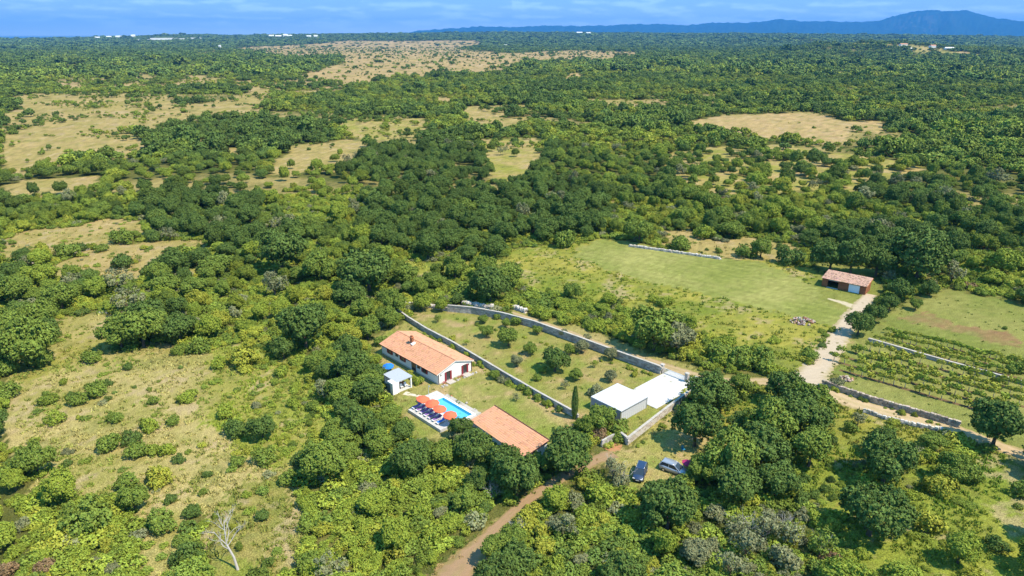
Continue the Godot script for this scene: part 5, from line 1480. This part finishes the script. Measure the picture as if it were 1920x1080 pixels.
func undergrowth():
	# brambles and saplings that fill the floor between the trees
	var lists := [[], [], []]
	var cell := 1.9
	var zi := int(-300.0 / cell)
	while zi * cell < -44.0:
		var span := int((-zi * cell * 0.78 + 8.0) / cell)
		for xi in range(-span, span + 1):
			var p := Vector2((xi + rng.randf()) * cell, (zi + rng.randf()) * cell)
			var d := area_at(p)
			var want := 0.86 * (1.0 - 0.6 * glade(p.x, p.y))
			if not d.is_empty(): want = 0.0 if d.hold else clampf(0.02 + d.dens * 1.6 * clampf(n_mid.get_noise_2d(p.x * 0.05, p.y * 0.05 + 50.0) * 3.0 + 0.4, 0.0, 1.6), 0.0, 0.8)
			if rng.randf() > want or (d.is_empty() and not clear_of(p, 1.7)): continue
			var v := n_big.get_noise_2d(p.x * 0.02 + 9.0, p.y * 0.02) * 1.6 + n_mid.get_noise_2d(p.x * 0.09, p.y * 0.09) * 1.2
			var t := clampf(1.75 + v + rng.randfn() * 0.45, 0.2, 2.95)
			if rng.randf() < 0.05: t = 4.0
			elif rng.randf() < 0.002: t = 5.0
			lists[rng.randi() % 3].append([p.x, p.y, rng.randf_range(0.8, 1.9) * (1.0 if d.is_empty() else 0.55), 1, t])
		zi += 1
	var o := Node3D.new()
	o.name = numbered("undergrowth")
	add_child(o, true)
	tag(o, "tangled bright green undergrowth between the trees", "undergrowth", "", "stuff")
	for k in 3:
		scatter(lists[k], crown(540 + k, 900, 0.12, 1), "undergrowth", o, M.leaf_any, 0.75)

func wood_ring(parent: Node, r0: float, r1: float, cell: float, s0: float, s1: float, sd: int, n: int, leaf: float, variants: int):
	var lists := []
	for k in variants: lists.append([])
	var zi := int(-r1 / cell)
	while zi * cell < -r0 * 0.7:
		var span := int((-zi * cell * 0.80 + 30.0) / cell)
		for xi in range(-span, span + 1):
			var p := Vector2((xi + rng.randf()) * cell, (zi + rng.randf()) * cell)
			var r := p.length()
			if r < r0 or r > r1: continue
			var d := area_at(p)
			var wood := n_big.get_noise_2d(p.x * 0.006, p.y * 0.006) + 0.5 * n_mid.get_noise_2d(p.x * 0.03, p.y * 0.03)
			var chance := 0.92
			var s := lerpf(s0, s1, pow(rng.randf(), 1.6)) * (1.35 if rng.randf() < 0.05 else 1.0)
			if not d.is_empty():
				chance = d.dens * clampf(0.35 + 4.5 * n_mid.get_noise_2d(p.x * 0.016, p.y * 0.016), 0.05, 3.2)
				s *= rng.randf_range(0.25, 0.8) if d.dens < 0.5 else rng.randf_range(0.55, 1.1)
			else:
				var gl := glade(p.x, p.y)
				chance -= 0.62 * gl
				s *= 1.0 - 0.4 * gl
			s *= clampf(1.0 + 0.7 * wood, 0.6, 1.5)
			if rng.randf() > chance: continue
			var t := clampf(1.2 - wood * 2.6 + rng.randfn() * 0.55, 0.0, 2.9)
			var bt := brush_at(p) if r < 700.0 else -1.0
			if bt >= 0.0: t = clampf(fmod(bt, 10.0) + rng.randfn() * 0.25, 0.0, 2.6)
			if r > 1200.0: t = maxf(0.0, t - 0.6 * smoothstep(1200.0, 2800.0, r))
			if r > 4600.0: t = clampf(0.4 - wood + rng.randfn() * 0.2, 0.0, 1.4)
			lists[rng.randi() % variants].append([p.x, p.y, s, 0 if rng.randf() < 0.6 else 1, t])
		zi += 1
	for k in variants:
		scatter(lists[k], crown(sd + k, n, leaf, [0, 0, 1, 2, 0][k]), "trees", parent, M.leaf_any, 0.9 if r1 < 2000.0 else 0.8 if r1 < 5000.0 else 0.38)

func scatter(list: Array, mesh: Mesh, called: String, parent: Node, m: Material, tall := 1.0):
	var mm := MultiMesh.new()
	mm.transform_format = MultiMesh.TRANSFORM_3D
	mm.use_colors = true
	mm.mesh = mesh
	mm.instance_count = list.size()
	for i in list.size():
		var q: Array = list[i]
		var b := Basis(Vector3.UP, rng.randf() * TAU) * Basis.from_scale(Vector3(q[2] * rng.randf_range(0.8, 1.3), q[2] * tall * rng.randf_range(0.65, 1.3), q[2] * rng.randf_range(0.8, 1.15)))
		mm.set_instance_transform(i, Transform3D(b, Vector3(q[0], height(q[0], q[1]) - q[2] * 0.08, q[1])))
		var v := rng.randf_range(0.75, 1.25)
		mm.set_instance_color(i, tint_color(q[4]) * v)
	var o := MultiMeshInstance3D.new()
	o.name = child_name(parent, called)
	o.multimesh = mm
	o.material_override = m
	parent.add_child(o, true)

var landmarks := []
func count_word(n: int) -> String:
	var ones := ["zero", "one", "two", "three", "four", "five", "six", "seven", "eight", "nine", "ten", "eleven", "twelve", "thirteen", "fourteen", "fifteen", "sixteen", "seventeen", "eighteen", "nineteen"]
	var tens := ["", "", "twenty", "thirty", "forty", "fifty", "sixty", "seventy", "eighty", "ninety"]
	if n < 20: return ones[n]
	if n < 100: return tens[n / 10] + ("" if n % 10 == 0 else "-" + ones[n % 10])
	return "a hundred" if n == 100 else ("a hundred and " + count_word(n - 100) if n < 200 else "two hundred and " + count_word(n - 200))

func order_word(n: int) -> String:
	var w := ["first", "second", "third", "fourth", "fifth", "sixth", "seventh", "eighth", "ninth", "tenth", "eleventh", "twelfth", "thirteenth", "fourteenth", "fifteenth", "sixteenth", "seventeenth", "eighteenth", "nineteenth", "twentieth", "twenty-first", "twenty-second", "twenty-third", "twenty-fourth", "twenty-fifth", "twenty-sixth", "twenty-seventh", "twenty-eighth"]
	return w[mini(n, w.size()) - 1]

func plant_label(q: Array, ti: int, words: Dictionary) -> String:
	if landmarks.is_empty():
		landmarks = [[Vector2(-18.6, -132.8), "the farmhouse"], [Vector2(-11, -111), "the pool"], [Vector2(0, -101), "the tiled outbuilding"], [Vector2(20.33, -114.34), "the white garage"], [Vector2(11.48, -109.51), "the cypress"], [Vector2(35.5, -123.76), "the gate"], [Vector2(91.43, -176.85), "the brick shed"], [Vector2(71.53, -154.71), "the rubble heap"], [Vector2(20.5, -92.2), "the blue car"], [Vector2(28.28, -93.27), "the pink parasol"], [Vector2(-36.16, -71.63), "the dead tree"], [Vector2(59.19, -121.95), "the road fork"], [Vector2(9.16, -129.95), "the middle of the orchard"], [Vector2(80.23, -106.59), "the lane wall end"], [Vector2(-101.37, -161.29), "the left stone row"], [Vector2(81.91, -139.99), "the vineyard corner"], [Vector2(47.36, -214.98), "the mown strip"], [Vector2(-6.27, -72.89), "the dirt track"]]
	var p := Vector2(q[0], q[1])
	var list := landmarks.duplicate()
	list.sort_custom(func(a, b): return p.distance_squared_to(a[0]) < p.distance_squared_to(b[0]))
	var size := "large" if q[2] > 3.3 else "medium" if q[2] > 1.7 else "small"
	var kind: String = ["round tree", "shrub", "airy tree"][q[3]]
	var t := ""
	for l in list:
		var d: Vector2 = p - l[0]
		var side := "right of" if d.x > 0.0 else "left of"
		var depth := "in front" if d.y > 0.0 else "beyond"
		var where := side if absf(d.x) > 2.4 * absf(d.y) else (depth + (" of" if d.y > 0.0 else "")) if absf(d.y) > 2.4 * absf(d.x) else depth + " and " + side
		t = "%s %s %s %s metres %s %s" % [size, tint_words[ti], kind, count_word(maxi(1, roundi(d.length()))), where, l[1]]
		if t.split(" ").size() <= 16 and not words.has(t): break
	words[t] = true
	return t

func make_vines():
	var foliage := []
	for k in 4: foliage.append(crown(700 + k, 260, 0.24, 1 if k % 2 else 2))
	var st := begin()
	tube(st, [Vector3(0, 0, 0), Vector3(0.03, 0.5, 0.02), Vector3(-0.02, 0.95, 0)], [0.05, 0.04, 0.03], 5)
	st.generate_normals()
	var stem := st.commit()
	st = begin()
	bx(st, Vector3(0.1, 0.75, 0), Vector3(0.06, 1.5, 0.06))
	st.generate_normals()
	var stake := st.commit()
	var wallA := Vector2(81.91, -139.99)
	var wallB := Vector2(103.01, -121.29)
	var u := (wallB - wallA).normalized()
	var w := Vector2(-u.y, u.x)
	if w.y < 0.0: w = -w
	var rows := [[0, 2.3, -0.5, 30.0, 2.0, 1.0], [1, 5.9, -2.6, 29.0, 1.9, 1.0], [2, 9.5, -4.2, 30.0, 2.0, 1.0], [3, 13.1, -4.8, 28.0, 1.9, 1.0], [4, 16.7, -2.4, 26.0, 2.1, 0.95], [5, -3.8, -0.2, 27.0, 1.4, 0.75], [6, -7.4, 1.2, 32.0, 1.35, 0.82], [7, -11.0, 0.6, 40.0, 1.3, 0.82]]
	var words := ["lower vineyard row beside the dividing wall", "second row of the lower vineyard", "third row of the lower vineyard", "fourth row of the lower vineyard", "lower vineyard row next to the lane wall", "upper vineyard row beside the dividing wall", "middle row of the upper vineyard", "top row of the upper vineyard"]
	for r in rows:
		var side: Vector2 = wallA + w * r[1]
		strip("soil_shade_strip", "tilled brown strip with painted shade under the " + words[r[0]], [side + u * r[2], side + u * 15.0, side + u * r[3]], [1.0, 1.2, 1.0], Color(0.20, 0.13, 0.065), Color(0.21, 0.18, 0.065), Color(0.20, 0.13, 0.065), 0.012)  # dark brown stands for tilled soil and the vine shadows painted into it
		var s: float = r[2]
		var k := 0
		while s < r[3]:
			var p: Vector2 = wallA + u * (s + rng.randf_range(-0.3, 0.3)) + w * (r[1] + rng.randf_range(-0.25, 0.25))
			s += r[4]
			if rng.randf() < 0.12: continue
			k += 1
			var at := pixel(v3(p, 0.8))
			if at.x > 1.02: continue
			var t := thing("grape_vine", "%s vine from the road, %s" % [order_word(k), words[r[0]]], "vine", v3(p), 0.0, "vines of the vineyard")
			put(stem, "stem", M.bark, t)
			put(stake, "stake", M.stone, t)
			var f := put(foliage[rng.randi() % 4], "foliage", M.leaf[3 if rng.randf() < 0.7 else 2], t, Vector3(0, 0.6 * r[5], 0))
			var z: float = rng.randf_range(0.72, 1.05) * r[5]
			f.scale = Vector3(z * (1.25 if r[0] < 5 else 1.9), z * 1.1, z * 0.8)
			t.rotation.y = atan2(-u.y, u.x) + rng.randf_range(-0.3, 0.3)

func make_dead_tree():
	var o := thing("dead_tree", "bare grey dead tree leaning over the rough meadow at lower left", "tree", v3(Vector2(-36.16, -71.63)), 0.0)
	var g := RandomNumberGenerator.new()
	g.seed = 9
	var st := begin()
	tube(st, [Vector3(0, -0.1, 0), Vector3(-0.5, 1.6, -0.5), Vector3(-1.4, 3.2, -1.0)], [0.2, 0.15, 0.11], 7)
	done(st, "trunk", M.dead, o)
	var forks := [[Vector3(-1.4, 3.2, -1.0), Vector3(-0.15, 1.0, -0.35), 3.4, 0.085], [Vector3(-1.4, 3.2, -1.0), Vector3(-0.6, 0.9, 0.0), 2.4, 0.07], [Vector3(-1.3, 3.0, -0.95), Vector3(0.45, 1.0, -0.4), 2.6, 0.065], [Vector3(-1.1, 2.6, -0.8), Vector3(-0.6, 0.6, 0.1), 2.0, 0.06], [Vector3(-1.5, 4.4, -1.5), Vector3(-0.5, 1.0, -0.5), 2.4, 0.055], [Vector3(-1.35, 3.6, -1.2), Vector3(0.1, 1.0, -0.9), 2.8, 0.06]]
	for f in forks:
		st = begin()
		branch(st, g, f[0], f[1].normalized(), f[2], f[3], 3)
		done(st, "branch", M.dead, o)

func branch(st: SurfaceTool, g: RandomNumberGenerator, a: Vector3, d: Vector3, l: float, r: float, depth: int):
	var m := a + d * l * 0.5 + Vector3(g.randfn(), g.randfn(), g.randfn()) * l * 0.05
	var b := m + (d + Vector3(g.randfn(), g.randfn() + 0.3, g.randfn()) * 0.25).normalized() * l * 0.5
	tube(st, [a, m, b], [r, r * 0.75, r * 0.35], 5)
	if depth == 0: return
	for k in 3:
		var p := a.lerp(m, g.randf_range(0.5, 1.0)) if k == 0 else m.lerp(b, g.randf_range(0.1, 0.9))
		branch(st, g, p, (d + Vector3(g.randfn(), g.randfn() * 0.6 + 0.15, g.randfn()) * 0.6).normalized(), l * 0.55, r * 0.5, depth - 1)

func make_bare_shrubs():
	var spots := [[Vector2(32.61, -78.63), 2.6, "bare grey shrub among the olive scrub, tallest of its clump"], [Vector2(33.91, -77.32), 2.0, "bare silvery shrub just right of the tallest bare one"], [Vector2(36.15, -78.41), 2.2, "bare twiggy shrub in the middle of the olive scrub"], [Vector2(39.21, -79.52), 1.8, "bare grey shrub nearest the dark oaks of the front scrub"], [Vector2(41.83, -74.9), 2.0, "bare grey shrub beside the big round oak at the front"], [Vector2(-2.84, -86.35), 2.2, "bare pinkish grey shrub leaning on the oak beside the track"], [Vector2(17.33, -91.01), 2.4, "bare brown shrub by the navy car"], [Vector2(16.36, -93.13), 2.0, "bare brown shrub nearest the red earth patch"], [Vector2(0.38, -78.63), 1.5, "low bare shrub on the bank above the dirt track"]]
	for k in spots.size():
		var a = spots[k]
		var g := RandomNumberGenerator.new()
		g.seed = 60 + k
		var st := begin()
		for i in 6:
			var an := TAU * i / 6.0 + g.randf()
			branch(st, g, Vector3(0, 0, 0), Vector3(cos(an) * 0.7, 1.2, sin(an) * 0.7).normalized(), a[1] * g.randf_range(0.8, 1.2), 0.05, 3)
		var o := done(st, "bare_shrub", M.dead, self, v3(a[0]))
		tag(o, a[2], "shrub", "bare shrubs in the scrub")

func make_cypress():
	var o := thing("cypress", "slim dark columnar cypress at the end of the garden wall", "tree", v3(Vector2(11.48, -109.51)), 0.0)
	var g := RandomNumberGenerator.new()
	g.seed = 5
	var st := begin()
	tube(st, [Vector3.ZERO, Vector3(0, 1.2, 0)], [0.11, 0.08], 6)
	done(st, "trunk", M.bark, o)
	var pos := begin()
	for k in 1500:
		var y := g.randf()
		var r := 0.62 * pow(sin(PI * clampf(y * 0.82 + 0.14, 0, 1)), 0.7) * (0.8 + 0.2 * sqrt(g.randf()))
		var a := g.randf() * TAU
		var p := Vector3(cos(a) * r, 0.25 + y * 6.4, sin(a) * r)
		var v := g.randf_range(0.7, 1.25)
		pos.set_color(Color(v, v, v))
		var n := Vector3(cos(a), 0.3, sin(a))
		var t := (Vector3.UP + Vector3(g.randfn(), g.randfn(), g.randfn()) * 0.3).normalized() * 0.2
		var b := n.cross(Vector3.UP).normalized() * 0.09
		quad(pos, p - t, p + b + n * 0.03, p + t + n * 0.05, p - b)
	done(pos, "crown", M.leaf[0], o)

func make_grass():
	# tussocks on the open ground near the camera
	var meshes := []
	for k in 2:
		var g := RandomNumberGenerator.new()
		g.seed = 800 + k
		var st := begin()
		for i in 16:
			var a := g.randf() * TAU
			var r := g.randf() * 0.6
			var p := Vector3(cos(a) * r, 0, sin(a) * r)
			var d := Vector3(g.randfn() * 0.35, 1.0, g.randfn() * 0.35).normalized() * g.randf_range(0.35, 0.8)
			var s := Vector3(g.randfn(), 0, g.randfn()).normalized() * g.randf_range(0.06, 0.14)
			var v := g.randf_range(0.8, 1.2)
			st.set_color(Color(v, v, v))
			tri(st, p - s, p + d, p + s)
			tri(st, p - s * 1.4, p + d * 0.6 + s * 2.0, p + s)
		st.generate_normals()
		meshes.append(st.commit())
	var lists := [[], []]
	var cell := 0.8
	var zi := int(-260.0 / cell)
	while zi * cell < -48.0:
		var span := int((-zi * cell * 0.78 + 6.0) / cell)
		if zi * cell < -140.0: zi += 1
		for xi in range(-span, span + 1):
			if rng.randf() > 0.85: continue
			var p := Vector2((xi + rng.randf()) * cell, (zi + rng.randf()) * cell)
			var v := n_mid.get_noise_2d(p.x * 0.11, p.y * 0.11)
			if rng.randf() > 0.6 + v: continue
			var d := area_at(p)
			var want: float = 0.7 if d.is_empty() else d.tuft
			if rng.randf() > want: continue
			var hue := n_big.get_noise_2d(p.x * 0.06 + 20.0, p.y * 0.06)
			var c: Color
			if d.is_empty():
				c = Color(0.12, 0.17, 0.03).lerp(Color(0.22, 0.24, 0.04), rng.randf())
			else:
				c = d.a.lerp(d.b, clampf(0.5 + hue * 1.4 + rng.randfn() * 0.2, 0, 1)).lerp(Color(0.17, 0.23, 0.035), clampf(hue * 1.2 + rng.randf() * 0.35 - 0.05, 0.0, 0.7))
			lists[rng.randi() % 2].append([p, c, rng.randf_range(0.6, 1.25) * (1.0 if not d.is_empty() and not d.hold else 0.6)])
		zi += 1
	var o := Node3D.new()
	o.name = numbered("grass")
	add_child(o, true)
	tag(o, "tussocks of dry and green grass on the open meadows", "grass", "", "stuff")
	for k in 2:
		var mm := MultiMesh.new()
		mm.transform_format = MultiMesh.TRANSFORM_3D
		mm.use_colors = true
		mm.mesh = meshes[k]
		mm.instance_count = lists[k].size()
		for i in lists[k].size():
			var q: Array = lists[k][i]
			mm.set_instance_transform(i, Transform3D(Basis(Vector3.UP, rng.randf() * TAU).scaled(Vector3(q[2], q[2] * rng.randf_range(0.4, 1.0), q[2])), v3(q[0])))
			mm.set_instance_color(i, q[1] * Color(0.92, 1.02, 0.95) * rng.randf_range(0.95, 1.4))
		var mi := MultiMeshInstance3D.new()
		mi.name = child_name(o, "tussocks")
		mi.multimesh = mm
		mi.material_override = M.straw
		o.add_child(mi, true)
	print("plants ", plants.size(), " grass ", lists[0].size() + lists[1].size())
